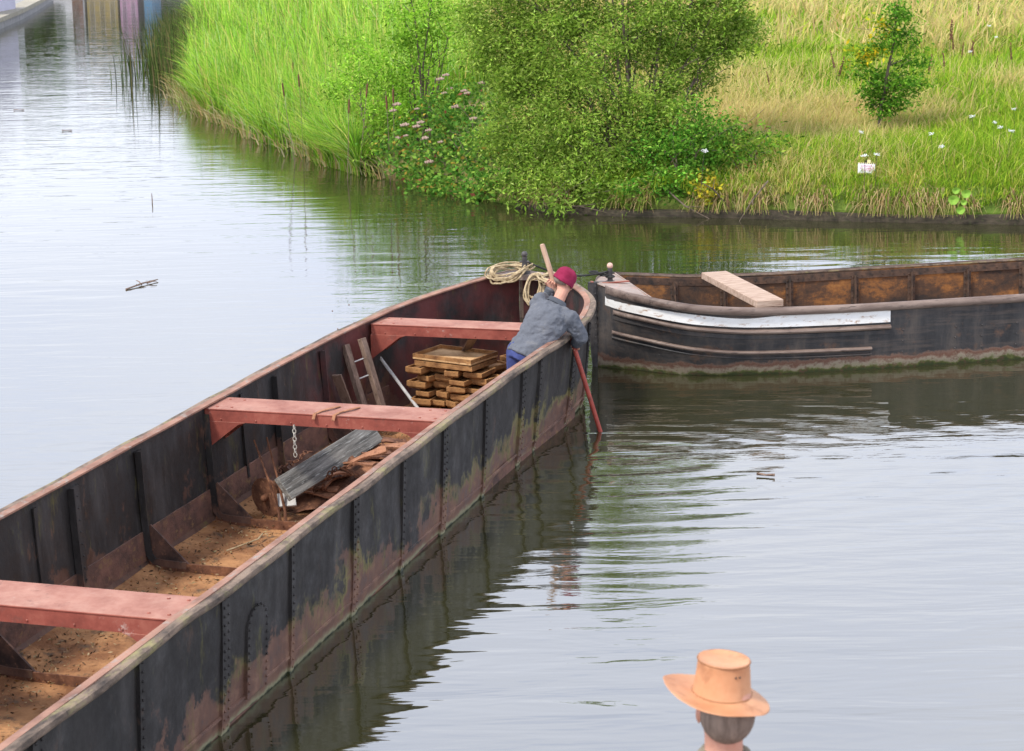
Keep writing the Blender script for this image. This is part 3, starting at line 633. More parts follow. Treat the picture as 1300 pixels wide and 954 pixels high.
# feathery light green saplings
LG=[(.20,.42,.025),(.29,.52,.04),(.38,.60,.08),(.12,.26,.018)]
cs=[((PY(px,py,Y)[0],Y,PY(px,py,Y)[2]),rx,rz,1) for (px,py,Y,rx,rz) in [(510,30,39.5,.6,.4),(540,20,39.5,.6,.35),(555,55,39.5,.3,.35),(520,65,39.5,.4,.3),(545,95,39.3,.3,.2),(575,30,39.5,.3,.3)]]
cs+=[((-2.0,39.6,3.7),.7,.5,1),((-1.4,39.7,4.0),.6,.5,1)]
plant('sapling',(PY(535,150,39.3).x,39.3,.4),cs,'tall light green sapling with thin dark stems rising behind the brambles','tree',nper=64,size=.10,asp=.32,cols=LG,sub=20,sg=.16,r0=.03,twigs=2)
cs=[((PY(px,py,Y)[0],Y,PY(px,py,Y)[2]),rx,rz,1) for (px,py,Y,rx,rz) in [(455,75,39.8,.5,.55),(480,110,39.4,.55,.55),(465,150,39,.5,.45),(490,175,38.5,.4,.35),(475,195,38.5,.35,.25),(500,85,39.6,.45,.4),(440,120,39.9,.4,.4),(505,130,39,.4,.4)]]
plant('shrub',(PY(475,212,38.9).x,38.9,.1),cs,'feathery bright green shrub between reed bed and brambles','shrub',nper=70,size=.095,asp=.3,cols=LG,sub=16,sg=.15,r0=.016,twigs=3)
# small meadow tree with yellow touched side
tb=PY(1117,148,36.6); g0=GZ(tb.x,36.6); tb=Vector((tb.x,36.6,g0))
cs=[((PY(px,py,36.6+dy)[0],36.6+dy,PY(px,py,36.6)[2]),rx,rz,1) for (px,py,dy,rx,rz) in [(1138,28,0,.26,.28),(1150,50,.1,.24,.16),(1118,52,-.1,.2,.16),(1137,8,0,.16,.2),(1100,72,.1,.2,.14),(1090,92,0,.16,.13),(1163,78,0,.26,.14),(1150,98,-.2,.3,.15),(1122,100,.2,.26,.17),(1105,113,0,.24,.13),(1140,118,.1,.26,.12),(1165,108,0,.16,.1),(1125,132,0,.26,.09),(1108,128,.1,.2,.1),(1140,130,-.1,.22,.08),(1120,140,0,.2,.06)]]
tr=plant('meadow_tree',tb,cs,'small young tree with deep green leaves standing alone in the meadow','tree',nper=48,size=.08,asp=.42,cols=[(.06,.17,.014),(.11,.27,.02),(.19,.37,.035)],sub=44,sg=.085,r0=.035,twigs=1,
   trunk=[tuple(tb+Vector((0,0,.35))),tuple(PY(1122,120,36.6)),tuple(PY(1128,85,36.6)),tuple(PY(1136,50,36.6)),tuple(PY(1138,15,36.6))])
yc=[((PY(px,py,36.5)[0]-tb.x,-.1,PY(px,py,36.5)[2]-tb.z),rx,rz,1) for (px,py,rx,rz) in [(1100,66,.2,.09),(1112,70,.15,.07),(1118,35,.10,.16),(1092,74,.12,.07)]]
V,F,Cc=crown(yc,24,.10,.42,[(.62,.46,.02),(.52,.50,.03),(.34,.42,.03)],None,44,.09); c_=np_mesh('yellow_leaves',V,F,Cc,M['leaf'],tr); c_['label']='yellowing leaves on one side of the crown'
# dark evergreens and tree line behind the meadow
k=0
for (x,y,r_,h) in [(-4.5,98,3.6,6.2),(1.0,104,3.8,6.8),(8,100,3.6,6.4),(-11,118,3.5,6),(16,96,3.8,6.6),(24,92,3.8,6.8),(33,90,4,7)]:
    z0=GZ(x,y); cs=[((x+rnd.gauss(0,r_*.35),y+rnd.gauss(0,r_*.3),z0+h*q),r_*(.75-.3*q),h*.2,1) for q in(.2,.3,.42,.55,.68,.8,.9)]
    labs=['dark evergreen tree far behind the reed bed, left of the sapling top','dark bushy tree far beyond the meadow, behind the willow','rounded dark tree beyond the top of the meadow','small dark tree far along the canal behind the reeds','broad dark tree beyond the dry grass','dark tree beyond the meadow above the small tree','dark tree beyond the meadow at the far right']
    plant('distant_tree',(x,y,z0),cs,labs[k],'tree','trees beyond the meadow',nper=26,size=.5,asp=.55,cols=[(.03,.06,.02),(.045,.085,.025),(.02,.04,.015)],sub=5,sg=.5,r0=.16,twigs=1); k+=1
# seed stalks of dock in the meadow
d0=None
for (px,py) in [(1205,62),(1218,80),(1225,72),(1235,78),(1182,95),(1200,90),(1175,100),(1262,90),(980,120),(1030,42),(1065,95),(1285,85),(1240,30),(1058,110),(1212,70)]:
    q=P(px,py,1.2); z=GZ(q.x,q.y); q=P(px,py+12,z+.0)
    z=GZ(q.x,q.y)
    if d0 is None:
        root=empty('dock_stalk',Vector((q.x,q.y,z)),'brown seeded dock stalk standing up out of the meadow grass','dock plant','brown dock stalks in the meadow')
        MB().tube([(0,0,0),(.02,.01,.5),(.05,.02,1.0)],[.008,.007,.003],5).build('stem',M['leanwood'],root)
        g=MB()
        for k in range(60):
            h=rnd.uniform(.5,1.0); a=rnd.uniform(0,6.3); r_=.035*(1.1-h)+.012; g.sph((.05*h+math.cos(a)*r_,math.sin(a)*r_,h),.017,5,4)
        g.build('seed_head',M['rust'],root); d0=root
    else:
        c=copy_tree(d0); c.location=(q.x,q.y,z); s_=rnd.uniform(.5,.85); c.scale=(s_*.8,s_*.8,s_); c.rotation_euler=(rnd.gauss(0,.12),rnd.gauss(0,.2),rnd.uniform(0,6))
# white umbels
d0=None; wm=noisy('white_petals',(.70,.70,.66),(.80,.80,.78),30,.8,.3,.004)
for (px,py) in [(1098,172),(1112,180),(1087,158),(1186,193),(1206,194),(1240,130),(1262,140),(1270,145),(1278,150),(1255,30),(1232,58),(1290,120),(1266,36),(890,195)]:
    q=P(px,py,1.1); z=GZ(q.x,q.y); q=P(px,py,z+.62); z=GZ(q.x,q.y)
    if d0 is None:
        root=empty('wild_flower',Vector((q.x,q.y,z)),'white flat topped wild flower standing in the meadow grass','wild flower','white wild flowers in the meadow')
        MB().tube([(0,0,0),(.01,0,.6)],[.005,.004],5).build('stem',M['coping'],root)
        g=MB()
        for k in range(30):
            a=rnd.uniform(0,6.3); r_=rnd.uniform(0,1)**.5*.06; g.sph((math.cos(a)*r_,math.sin(a)*r_,.61+rnd.uniform(-.02,.02)),.0085,5,3,(1,1,.8))
        g.build('flower_head',wm,root); d0=root
    else:
        c=copy_tree(d0); c.location=(q.x,q.y,z); s_=rnd.uniform(.55,.9); c.scale=(s_,s_,1); c.rotation_euler=(rnd.gauss(0,.1),rnd.gauss(0,.1),rnd.uniform(0,6))
# lilac haze of flowers at the top of the meadow
n=2600; x=nrg.normal(22,6,n); y=nrg.uniform(84,92,n); z=ground(x,y)+nrg.uniform(.5,1.2,n)
V,F,Cc=leaves(np.stack([x,y,z],1),.16,.6,pal(n,[(.38,.26,.42),(.45,.33,.40)]),-.6); tag(np_mesh('lilac_flower_patch',V,F,Cc,M['leaf']),kind='stuff')
# butterbur leaves on the bank edge
root=empty('broad_leaf_plant',P(1216,262,.35),'bright green plant with round broad leaves hanging over the bank edge','plant')
for k,(px,py,r_) in enumerate([(1210,254,.085),(1226,246,.075),(1219,267,.07),(1213,242,.06),(1223,257,.05)]):
    q=P(px,py,.5)*1.0; q=PY(px,py,30.35)-root.location; g=MB(); vs=[(0,0,0)]+[(math.cos(a)*r_*(1+.12*math.sin(a*3)),-.03,math.sin(a)*r_*.9) for a in[j*.5236 for j in range(12)]]
    g.add([Vector(v)+q for v in vs],[(0,1+j,1+(j+1)%12) for j in range(12)]); 
    o=g.build('leaf',M.setdefault('bbur',noisy('broad_leaf_green',(.16,.32,.03),(.26,.44,.05),12,.6,.3,.01)),root)
MB().tube([PY(1216,268,30.5)-root.location,PY(1218,252,30.4)-root.location],.006,5).build('stem',M['bbur'],root)
# dead branches reaching into the water
for j,(a,b,c_) in enumerate([((845,240),(870,262),(906,281)),((930,268),(905,240),(890,232)),((975,230),(955,255),(938,282)),((720,262),(736,262),(770,270))]):
    ys_=(31.6,31.4,31.3,32.1)[j]
    g=MB(); pts=[PY(a[0],a[1],ys_+.4),PY(b[0],b[1],ys_+.15),PY(c_[0],c_[1],ys_)]; o_=pts[0]; g.tube([p-o_ for p in pts],[.014,.012,.006],6); g.tube([pts[1]-o_,(pts[1]+pts[2])/2-o_+Vector((.12,0,.1))],[.008,.004],5)
    o=g.build('fallen_branch',M['bark']); o.location=o_; tag(o,['bare thin branch sloping into the water right of the dark bush','bare twig leaning over the yellow leaves on the bank','long bare twig sloping over the bank edge below the weedy bush','short bare branch at the water below the willow'][j],'branch')
o=None
# yellow leaves on bank
cs=[((PY(898,245,31.9)[0],31.9,PY(898,245,31.9)[2]),.22,.2,1)]
plant('yellow_weed',(PY(898,262,32).x,32,.2),cs,'small weed with bright yellow leaves on the bank edge','plant',nper=40,size=.08,asp=.6,cols=[(.50,.40,.03),(.36,.36,.04)],sub=30,sg=.08,r0=.006,twigs=1)

# ------------------------------------------------------------------ warning sign on the bank
sp=PY(1100,214,32.0)
root=empty('warning_sign',Matrix.Translation((sp.x,32.0,sp.z))@Matrix.Rotation(R(4.0),4,'Y')@Matrix.Rotation(R(-12),4,'X'),'small white warning sign with hazard striped edges on the grassy bank','sign')
sw,sh=.275,.185
MB().box((0,0,0),(sw,.012,sh),b=.004).build('board',M['signw'],root)
MB().box((0,.02,-.18),(.035,.02,.62)).build('post',M['coping'],root)
MB().box((.035,.0,sh/2+.022),(.055,.010,.05)).build('clip',M['yell2'],root)
for s_,nm in((1,0),(-1,1)):
    g=MB(); g.box((0 if s_>0 else -.035,-.0075,s_*(sh/2-.010)),(sw if s_>0 else sw-.07,.003,.018)); g.build('edge_strip',M['yell2'],root)
    g=MB()
    for k in range(8 if s_>0 else 6):
        x=-sw/2+.02+k*.033
        z=s_*(sh/2-.010); g.add([(x,-.0105,z-.008),(x+.014,-.0105,z-.008),(x+.022,-.0105,z+.008),(x+.008,-.0105,z+.008)],[(0,1,2,3)])
    g.build('hazard_stripe',M['black'],root)
for (txt,z,sz) in(('DANGER',.022,.046),('NO CLIMBING',-.014,.036),('KEEP OFF',-.048,.040)):
    cu=bpy.data.curves.new('lettering','FONT'); cu.body=txt; cu.size=sz; cu.align_x='CENTER'; cu.extrude=.0008; to=bpy.data.objects.new('lettering',cu); COL.objects.link(to)
    bpy.context.view_layer.update(); me=bpy.data.meshes.new_from_object(to.evaluated_get(bpy.context.evaluated_depsgraph_get())); bpy.data.objects.remove(to)
    me.materials.clear(); me.materials.append(M['redtext']); to=bpy.data.objects.new('lettering',me); COL.objects.link(to); to.parent=root; to.location=(.0,-.0085,z); to.rotation_euler=(R(90),0,0)

exec_boats=True
# ------------------------------------------------------------------ hull builder
def interp_st(st,step):
    s=[a[0] for a in st]; ys=list(np.arange(s[0],s[-1],step))+[s[-1]]; cols=[np.array([a[i] for a in st]) for i in range(1,len(st[0]))]
    out=[]
    for y in ys:
        row=[y]
        for c in cols:
            # monotone cubic-ish: Catmull-Rom on non-uniform knots
            i=max(0,min(len(s)-2,int(np.searchsorted(s,y,side='right'))-1)); h=s[i+1]-s[i]; t_=(y-s[i])/h
            m0=(c[i+1]-c[i-1])/(s[i+1]-s[i-1])*h if i>0 else (c[i+1]-c[i]); m1=(c[i+2]-c[i])/(s[i+2]-s[i])*h if i+2<len(s) else (c[i+1]-c[i])
            if c[i+1]==c[i]: m0=m1=0
            row.append((2*t_**3-3*t_**2+1)*c[i]+(t_**3-2*t_**2+t_)*m0+(-2*t_**3+3*t_**2)*c[i+1]+(t_**3-t_**2)*m1)
        out.append(row)
    return out
def gx(top,wl,z,zt):
    q=max(0,z/zt); return wl+(top-wl)*(q**.65) if z>=0 else wl*(1-.25*min(1,-z/.4)**2)
def hull_mesh(st,thick=.022,dent=0.0,axis='y'):
    """st rows: y, left top x, right top x, left wl x, right wl x, z left, z right"""
    zs=[1,.85,.68,.5,.33,.16,.0]; rows=[]; ins=[]
    for (y,lt,rt,lw,rw,zl,zr) in st:
        row=[];inn=[]
        for q in zs: z=zl*q; x=gx(lt,lw,z,zl)+dent*mnoise.noise(Vector((y*1.1,z*2,1))); row.append((x,y,z)); inn.append((min(x+thick,-.004) if x<0 else x,y,z))
        row+=[(lw*.8,y,-.36),(rw*.8,y,-.36)]; inn+=[(lw*.8+thick if lw*.8<-thick else 0,y,-.3),(rw*.8-thick if rw*.8>thick else 0,y,-.3)]
        for q in reversed(zs): z=zr*q; x=gx(rt,rw,z,zr)+dent*mnoise.noise(Vector((y*1.1,z*2,9))); row.append((x,y,z)); inn.append((max(x-thick,.004) if x>0 else x,y,z))
        rows.append(row); ins.append(inn)
    return rows,ins
def T(p,axis):  # boats along local Y, boat 2 along local X
    return p
# ---------------- boat 1 : the near barge
st=interp_st(S1,.25)+[]
st=[r for r in st if r[0]<19]+interp_st(S1,.06)[int((19-1.5)/.06)+1:]
barge=empty('barge',B1,'long open rusty barge with red crossbeams in the foreground, man standing in it','barge')
rows,ins=hull_mesh(st,.022,.018)
g=MB(); g.strip(rows); g.add(rows[0],[tuple(range(len(rows[0])))]); g.build('hull_plating',M['hull1'],barge,smooth=True)
g=MB(); g.strip(ins); g.add(ins[0],[tuple(range(len(ins[0])))]); g.build('inner_plating',M['in1'],barge,smooth=True)
def at_st(y):
    for a,b in zip(st,st[1:]):
        if a[0]<=y<=b[0]:
            t_=(y-a[0])/(b[0]-a[0]); return [a[i]*(1-t_)+b[i]*t_ for i in range(7)]
    return st[-1]
FZ=-.08
g=MB(); fr=[]
for r_ in st:
    if r_[0]<19.9:
        a=gx(r_[1],r_[3],0,1)+.02; b=gx(r_[2],r_[4],0,1)-.02
        fr.append([(a+(b-a)*k/10,r_[0],FZ+.012*mnoise.noise(Vector((k*.9,r_[0]*1.3,0)))+.05*max(0,1-k/1.3)+.0) for k in range(11)])
g.strip(fr); g.build('floor',M['floor'],barge,smooth=True,fixn=False)
# rim: rail path right side -> bow -> left side
def rim(st,off,dz):
    Rr=[(r_[2]+off,r_[0],r_[6]+dz) for r_ in st]; Ll=[(r_[1]-off,r_[0],r_[5]+dz) for r_ in st]
    tip=(0.01,st[-1][0]+off,(st[-1][5]+st[-1][6])/2+dz)
    return [Vector(p) for p in Rr]+[Vector(tip)]+[Vector(p) for p in reversed(Ll)]
def sweep(path,prof,jit=0.0):
    """prof: list of (outward,up)"""
    rows=[]
    for i,p in enumerate(path):
        t_=(path[min(i+1,len(path)-1)]-path[max(i-1,0)]); t_.z=0; t_.normalize(); o_=Vector((t_.y,-t_.x,0))
        jj=jit*mnoise.noise(Vector((p.x*3,p.y*1.3,0))); j2=jit*mnoise.noise(Vector((p.x*3+20,p.y*1.7,5)))
        rows.append([p+o_*(a+jj*(1 if a>0 else 0))+Vector((0,0,b+j2)) for a,b in prof])
    return rows
g=MB(); rr=sweep(rim(interp_st(S1,.1),.0,0),[(-.012,.006),(.030,.008),(.044,.003),(.050,-.012),(.048,-.030),(.036,-.043),(.016,-.048),(.002,-.04)],.014)
g.strip(rr,wrap=True); g.build('guard_rail',M['guard'],barge,smooth=True)
g=MB(); rr=sweep(rim(interp_st(S1,.1),-.022,0),[(-.045,.004),(.012,.010),(.012,-.016),(-.038,-.010),(-.045,-.01)],.004)
g.strip(rr,wrap=True); g.build('rim_capping',M['cap'],barge)
# plate seams with rivets on the outside
def side_x(y,z,right=True):
    r_=at_st(y); return gx(r_[2],r_[4],z,r_[6]) if right else gx(r_[1],r_[3],z,r_[5])
k=0
for y in (8.1,9.2,10.28,11.3,12.42,13.4,14.35,15.4,16.42,16.9,17.9,18.6):
    wide=.055 if k%2==0 else .03
    for sgn,right in((1,True),(-1,False)):
        g=MB(); rws=[]
        for q in np.linspace(.0,.9,12):
            x=side_x(y,q*.97,right); rws.append([(x-sgn*.01,y-wide,q*.97),(x+sgn*.019,y-wide,q*.97),(x+sgn*.019,y+wide,q*.97),(x-sgn*.01,y+wide,q*.97)])
        g.strip(rws,wrap=True)
        for q in np.arange(.04,.88,.055):
            for dy in((-wide*.5,wide*.5) if wide>.04 else (0,)):
                x=side_x(y,q,right); g.sph((x+sgn*.021,y+dy,q),.0095,6,4)
        g.build('plate_seam',M['hull1'],barge)
    k+=1
# small arched riveted patch near the stern quarter
g=MB(); pts=[]
for a in np.linspace(0,math.pi,9): pts.append((10.72+.15*math.cos(a),.55+.12*math.sin(a)))
pts=[(10.87,.10)]+pts+[(10.57,.10)]
vs=[(side_x(y,z)+.026,y,z) for y,z in pts]; vb=[(side_x(y,z)-.0,y,z) for y,z in pts]; n=len(pts)
g.add(vs+vb,[tuple(range(n))]+[(i,(i+1)%n,n+(i+1)%n,n+i) for i in range(n)])
for i in range(n-1):
    a,b=pts[i],pts[i+1]; m=max(1,int(math.hypot(b[0]-a[0],b[1]-a[1])/.05))
    for j in range(m):
        q=j/m; y=a[0]+(b[0]-a[0])*q; z=a[1]+(b[1]-a[1])*q; y+=(10.72-y)*.12; g.sph((side_x(y,z)+.028,y,z),.010,6,4)
g.build('riveted_patch',M['hull1'],barge)
# chine strip near the waterline
g=MB(); rws=[]
for r_ in st:
    x=gx(r_[2],r_[4],.12,r_[6]); rws.append([(x,r_[0],.105),(x+.012,r_[0],.11),(x+.012,r_[0],.125),(x,r_[0],.13)])
g.strip(rws,wrap=True); g.build('lower_strake',M['hull1'],barge)
# ribs and knees inside
for y,w_,knee in((14.45,.05,1),(13.25,.05,1),(12.24,.075,0),(10.95,.05,1),(9.5,.05,1),(15.84,.045,0),(16.92,.045,1),(8.2,.05,1),(7.0,.05,1),(11.7,.02,0),(15.15,.02,0)):
    for sgn,right in((1,True),(-1,False)):
        g=MB(); dp=.055 if w_>.03 else .012; path=[]
        for z in np.linspace(.86,.12,8): x=side_x(y,z,right)-sgn*.03; path.append((x,z))
        if w_>.03: xb=side_x(y,.12,right)-sgn*.03; path+=[(xb-sgn*.015,.03),(xb-sgn*.07,-.03),(xb-sgn*.17,-.045),(xb-sgn*.35,-.05)]
        rws=[]
        for i,(x,z) in enumerate(path):
            a=path[max(i-1,0)]; b=path[min(i+1,len(path)-1)]; t_=Vector((b[0]-a[0],b[1]-a[1])); t_.normalize(); nx,nz=(t_.y,-t_.x) if sgn<0 else (-t_.y,t_.x)
            nx,nz=-nx,-nz
            if sgn*nx>0 and abs(nx)>.5: nx,nz=-nx,-nz
            if abs(nz)>.7 and nz<0: nx,nz=-nx,-nz
            rws.append([(x,y-w_,z),(x+nx*dp,y-w_,z+nz*dp),(x+nx*dp,y-w_+.012,z+nz*dp),(x+nx*.012,y-w_+.012,z+nz*.012),(x+nx*.012,y+w_,z+nz*.012),(x,y+w_,z)])
        g.strip(rws,wrap=True)
        if w_>.03:
            for z in np.arange(.15,.85,.09): g.sph((side_x(y,z,right)-sgn*.042,y+w_*.5,z),.009,6,4)
        g.build('rib',M['in1'],barge)
        if knee:
            xb=side_x(y,.2,right)-sgn*.035; g=MB()
            pts=[(xb-sgn*.04,-.05),(xb-sgn*.38,-.052),(xb-sgn*.36,-.02),(xb-sgn*.05,.28),(xb-sgn*.02,.25)]
            g.add([(x,y-.012-w_*.2,z) for x,z in pts]+[(x,y+.006-w_*.2,z) for x,z in pts],[tuple(range(5)),tuple(range(9,4,-1))]+[(i,(i+1)%5,5+(i+1)%5,5+i) for i in range(5)])
            g.build('knee_plate',M['knee'],barge)
    if knee:
        g=MB(); a=side_x(y,.05,False)+.06; b=side_x(y,.05,True)-.06; g.box(((a+b)/2,y,-.055),(b-a,.07,.035),b=.006); g.box(((a+b)/2,y-.04,-.045),(b-a,.012,.075)); g.build('floor_frame',M['rust'],barge)
# lap line low on the inside wall
for right,sgn in((False,-1),(True,1)):
    g=MB(); rws=[]
    for r_ in st:
        if r_[0]<18.5:
            x=side_x(r_[0],.2,right)-sgn*.022; rws.append([(x,r_[0],.225),(x-sgn*.012,r_[0],.222),(x-sgn*.026,r_[0],-.07),(x,r_[0],-.07)])
    g.strip(rws,wrap=True); g.build('lower_lining',noisy('red_brown_lining',(.075,.045,.036),(.20,.10,.07),3,.9,.6,.015,(1.5,1.5,2),(.22,.13,.06)) if sgn<0 else bpy.data.materials['red_brown_lining'],barge)
# crossbeams with end brackets
for y in (9.95,14.63,18.14,5.3):
    a=side_x(y,.85,False)+.03; b=side_x(y,.85,True)-.035; wd=.40 if y<18 else .35; zt=.905
    g=MB(); g.box(((a+b)/2,y,zt-.004),(b-a,wd,.012),b=.003); g.box(((a+b)/2,y-wd/2+.012,zt-.058),(b-a-.01,.014,.095)); g.box(((a+b)/2,y+wd/2-.012,zt-.058),(b-a-.01,.014,.095))
    for bx_ in(a+.09,a+.22,b-.09,b-.22):
        for by in(y-wd*.32,y+wd*.32): g.sph((bx_,by,zt+.003),.013,6,4,(1,1,.6))
    for bx_ in np.arange(a+.15,b-.1,.31): g.sph((bx_,y-wd/2+.004,zt-.085),.008,6,4)
    cb=g.build('crossbeam',M['oxide'],barge)
    for sgn,x0 in((1,a),(-1,b)):
        for yy in(y-wd/2+.004,y+wd/2-.018):
            g=MB(); pts=[(x0+sgn*.01,zt-.105),(x0+sgn*.36,zt-.105),(x0+sgn*.30,zt-.125),(x0+sgn*.03,zt-.33),(x0+sgn*.01,zt-.33)]
            g.add([(x,yy-.008,z) for x,z in pts]+[(x,yy+.008,z) for x,z in pts],[tuple(range(5)),tuple(range(9,4,-1))]+[(i,(i+1)%5,5+(i+1)%5,5+i) for i in range(5)])
            g.box((x0+sgn*.012,yy+.0,zt-.22),(.012,.06,.24)); g.build('bracket',M['oxide'],cb)
# foredeck plate and mooring stud
g=MB(); dk=[r_ for r_ in interp_st(S1,.05) if r_[0]>19.84]
g.strip([[(r_[1]+.01,r_[0],r_[5]+.008),((r_[1]+r_[2])/2,r_[0],(r_[5]+r_[6])/2+.02),(r_[2]-.01,r_[0],r_[6]+.008)] for r_ in dk]); g.strip([[(r_[1]+.01,r_[0],r_[5]-.008),((r_[1]+r_[2])/2,r_[0],(r_[5]+r_[6])/2+.004),(r_[2]-.01,r_[0],r_[6]-.008)] for r_ in dk])
r_=dk[0]; g.box(((r_[1]+r_[2])/2,r_[0],r_[5]+.005),(r_[2]-r_[1]-.05,.012,.06)); g.build('foredeck',M['deck'],barge)
def stud(mh,m2,parent,loc,h=.2):
    g=MB(); g.tube([(0,0,-.02),(0,0,.02),(0,0,.03),(0,0,h*.75)],[.06,.055,.03,.026],12); g.cyl((-.05,0,h*.5),(.05,0,h*.5),.012,8); o=g.build('mooring_stud',m2,parent,smooth=True); o.location=loc
    k_=MB().sph((0,0,h*.86),.034,12,8).build('stud_knob',mh,o,smooth='all'); return o
stud(M['iron'],M['iron'],barge,(.10,19.9,1.12),.22)
g=MB(); g.tube([(.02,20.07,1.14),(.01,20.11,.9),(.01,20.10,.5),(.01,20.06,.1),(0,20.0,-.3)],[.03,.032,.03,.03,.03],8,sx=.8,sy=1.2); g.build('stem_post',M['guard'],barge,smooth=True)

# ---------------- boat 2 : moored barge on the right (local X along, -Y towards the camera)
B2B=Matrix.Rotation(R(-90),4,'Z')   # builder frame (along Y) -> local X along
# rotate: builder y -> local X ; builder x>0 (right) -> local -Y (near)
b2=empty('moored_barge',B2,'black moored barge with white bow stripe lying across the canal at right','barge')
st2=interp_st(S2,.05)[:60]+[r_ for r_ in interp_st(S2,.25) if r_[0]>3.0]
def b2build(g,name,m,parent=b2,smooth=False):
    g.v=[tuple(B2B@Vector(v)) for v in g.v]; return g.build(name,m,parent,smooth=smooth)
rows,ins=hull_mesh(st2,.022,.010)
g=MB(); g.strip(rows); g.add(rows[-1],[tuple(range(len(rows[0])))]); b2build(g,'hull_plating',M['hull2'],smooth=True)
g=MB(); g.strip(ins); g.add(ins[-1],[tuple(range(len(ins[0])))]); b2build(g,'inner_plating',M['rustpanel'],smooth=True)
def sx2(y,z,right=True):
    for a,b in zip(st2,st2[1:]):
        if a[0]<=y<=b[0]:
            t_=(y-a[0])/(b[0]-a[0]); r_=[a[i]*(1-t_)+b[i]*t_ for i in range(7)]; break
    else: r_=st2[-1]
    return gx(r_[2],r_[4],z,r_[6]) if right else gx(r_[1],r_[3],z,r_[5])
def zt2(y): return float(np.interp(y,[r_[0] for r_ in st2],[r_[6] for r_ in st2]))
g=MB(); g.strip([[(gx(r_[1],r_[3],0,1)+.02,r_[0],-.1),(gx(r_[2],r_[4],0,1)-.02,r_[0],-.1)] for r_ in st2]); b2build(g,'floor',M['floor'])
def rim2(off,dz,lo=0):
    A=[Vector((r_[1]-off,r_[0],r_[5]+dz)) for r_ in reversed(st2)]; Bq=[Vector((r_[2]+off,r_[0],r_[6]+dz)) for r_ in st2]
    return A+Bq
def rail2(name,m,z_of,prof,y0,y1,sides=(True,False)):
    for right in sides:
        g=MB(); rws=[]; sgn=1 if right else -1
        ysl=[y for y in [r_[0] for r_ in st2] if y0<=y<=y1]
        for y in ysl:
            z=z_of(y); x=sx2(y,z,right); rws.append([(x+sgn*a,y,z+b) for a,b in prof])
        g.strip(rws,wrap=True); n=len(prof); g.add(rws[0],[tuple(range(n))]); g.add(rws[-1],[tuple(range(n))])
        b2build(g,name,m,smooth=True)
rnd_prof=lambda r1,r2,k=9:[( -.008+max(0,math.cos(a))*r1 if math.cos(a)>0 else -.008, math.sin(a)*r2) for a in[(-90+180*i/(k-1))*math.pi/180 for i in range(k)]]
rail2('guard_rail',M['guard2'],lambda y:zt2(y)-.015,rnd_prof(.048,.046),0.02,16)
rail2('white_stripe',M['white'],lambda y:zt2(y)-.118,[(-.004,-.066),(.006,-.066),(.006,.066),(-.004,.066)],0.04,3.0,(True,False))
rail2('rubbing_strake',M['guard2'],lambda y:zt2(y)-.235,rnd_prof(.055,.028),0.06,2.98)
rail2('rubbing_strake',M['hull2'],lambda y:zt2(y)-.29,[(-.004,-.022),(.012,-.022),(.012,.022),(-.004,.022)],0.06,2.98)
rail2('rubbing_strake',M['guard2'],lambda y:zt2(y)*.86-.415-.03*min(1,y/1.2)+.08,rnd_prof(.045,.022),0.08,2.75)
rail2('rubbing_strake',M['hull2'],lambda y:zt2(y)*.86-.455-.03*min(1,y/1.2)+.06,rnd_prof(.034,.014),0.08,2.75)
# stem bar
g=MB(); g.tube([(0,-.025,.93),(0,-.03,.7),(0,-.02,.3),(0,.02,-.2)],[.05,.05,.045,.04],10,sx=1.3,sy=.8)
for z in np.arange(.25,.95,.08): g.sph((.055,-.02,z),.011,6,4)
b2build(g,'stem_post',M['iron'],smooth=True)
g=MB(); g.box((0,-.045,.89),(.055,.03,.10),b=.004); b2build(g,'stem_cap',M['oxide'])
# foredeck
g=MB(); dk=[r_ for r_ in st2 if r_[0]<.41]
g.strip([[(r_[1]+.01,r_[0],r_[5]+.012),(0,r_[0],r_[5]+.03),(r_[2]-.01,r_[0],r_[6]+.012)] for r_ in dk]); g.strip([[(r_[1]+.01,r_[0],r_[5]-.006),(0,r_[0],r_[5]+.0),(r_[2]-.01,r_[0],r_[6]-.006)] for r_ in dk])
r_=dk[-1]; g.box((0,r_[0],r_[5]-.0),(r_[2]-r_[1]-.04,.012,.06)); b2build(g,'foredeck',M['deck'])
g=MB(); g.box((0,.20,.915),(.05,.34,.012),rz=.1); b2build(g,'deck_strap',M['oxide'])
stud(M['studpink'],M['iron'],b2,(.17,.05,.90),.22)
# inside ribs with rivets, top band
for y in (1.15,1.75,2.55,3.35,4.05,4.75,5.45,6.3,7.2,8.2):
    for right,sgn in((False,-1),(True,1)):
        g=MB(); rws=[]
        w_=.045
        for z in np.linspace(-.08,zt2(y)-.05,8):
            x=sx2(y,z,right)-sgn*.024; rws.append([(x,y-w_,z),(x-sgn*.012,y-w_,z),(x-sgn*.012,y-.008,z),(x-sgn*.05,y-.008,z),(x-sgn*.05,y+.006,z),(x-sgn*.012,y+.006,z),(x-sgn*.012,y+w_,z),(x,y+w_,z)])
        g.strip(rws,wrap=True)
        for z in np.arange(.02,zt2(y)-.06,.075):
            for dy in(-.03,.03): g.sph((sx2(y,z,right)-sgn*.038,y+dy,z),.010,6,4)
        b2build(g,'rib',M['hull2'] if right else M.setdefault('riblt',noisy('brown_black_rib',(.03,.025,.022),(.12,.07,.045),12,.8,.4,.006)))
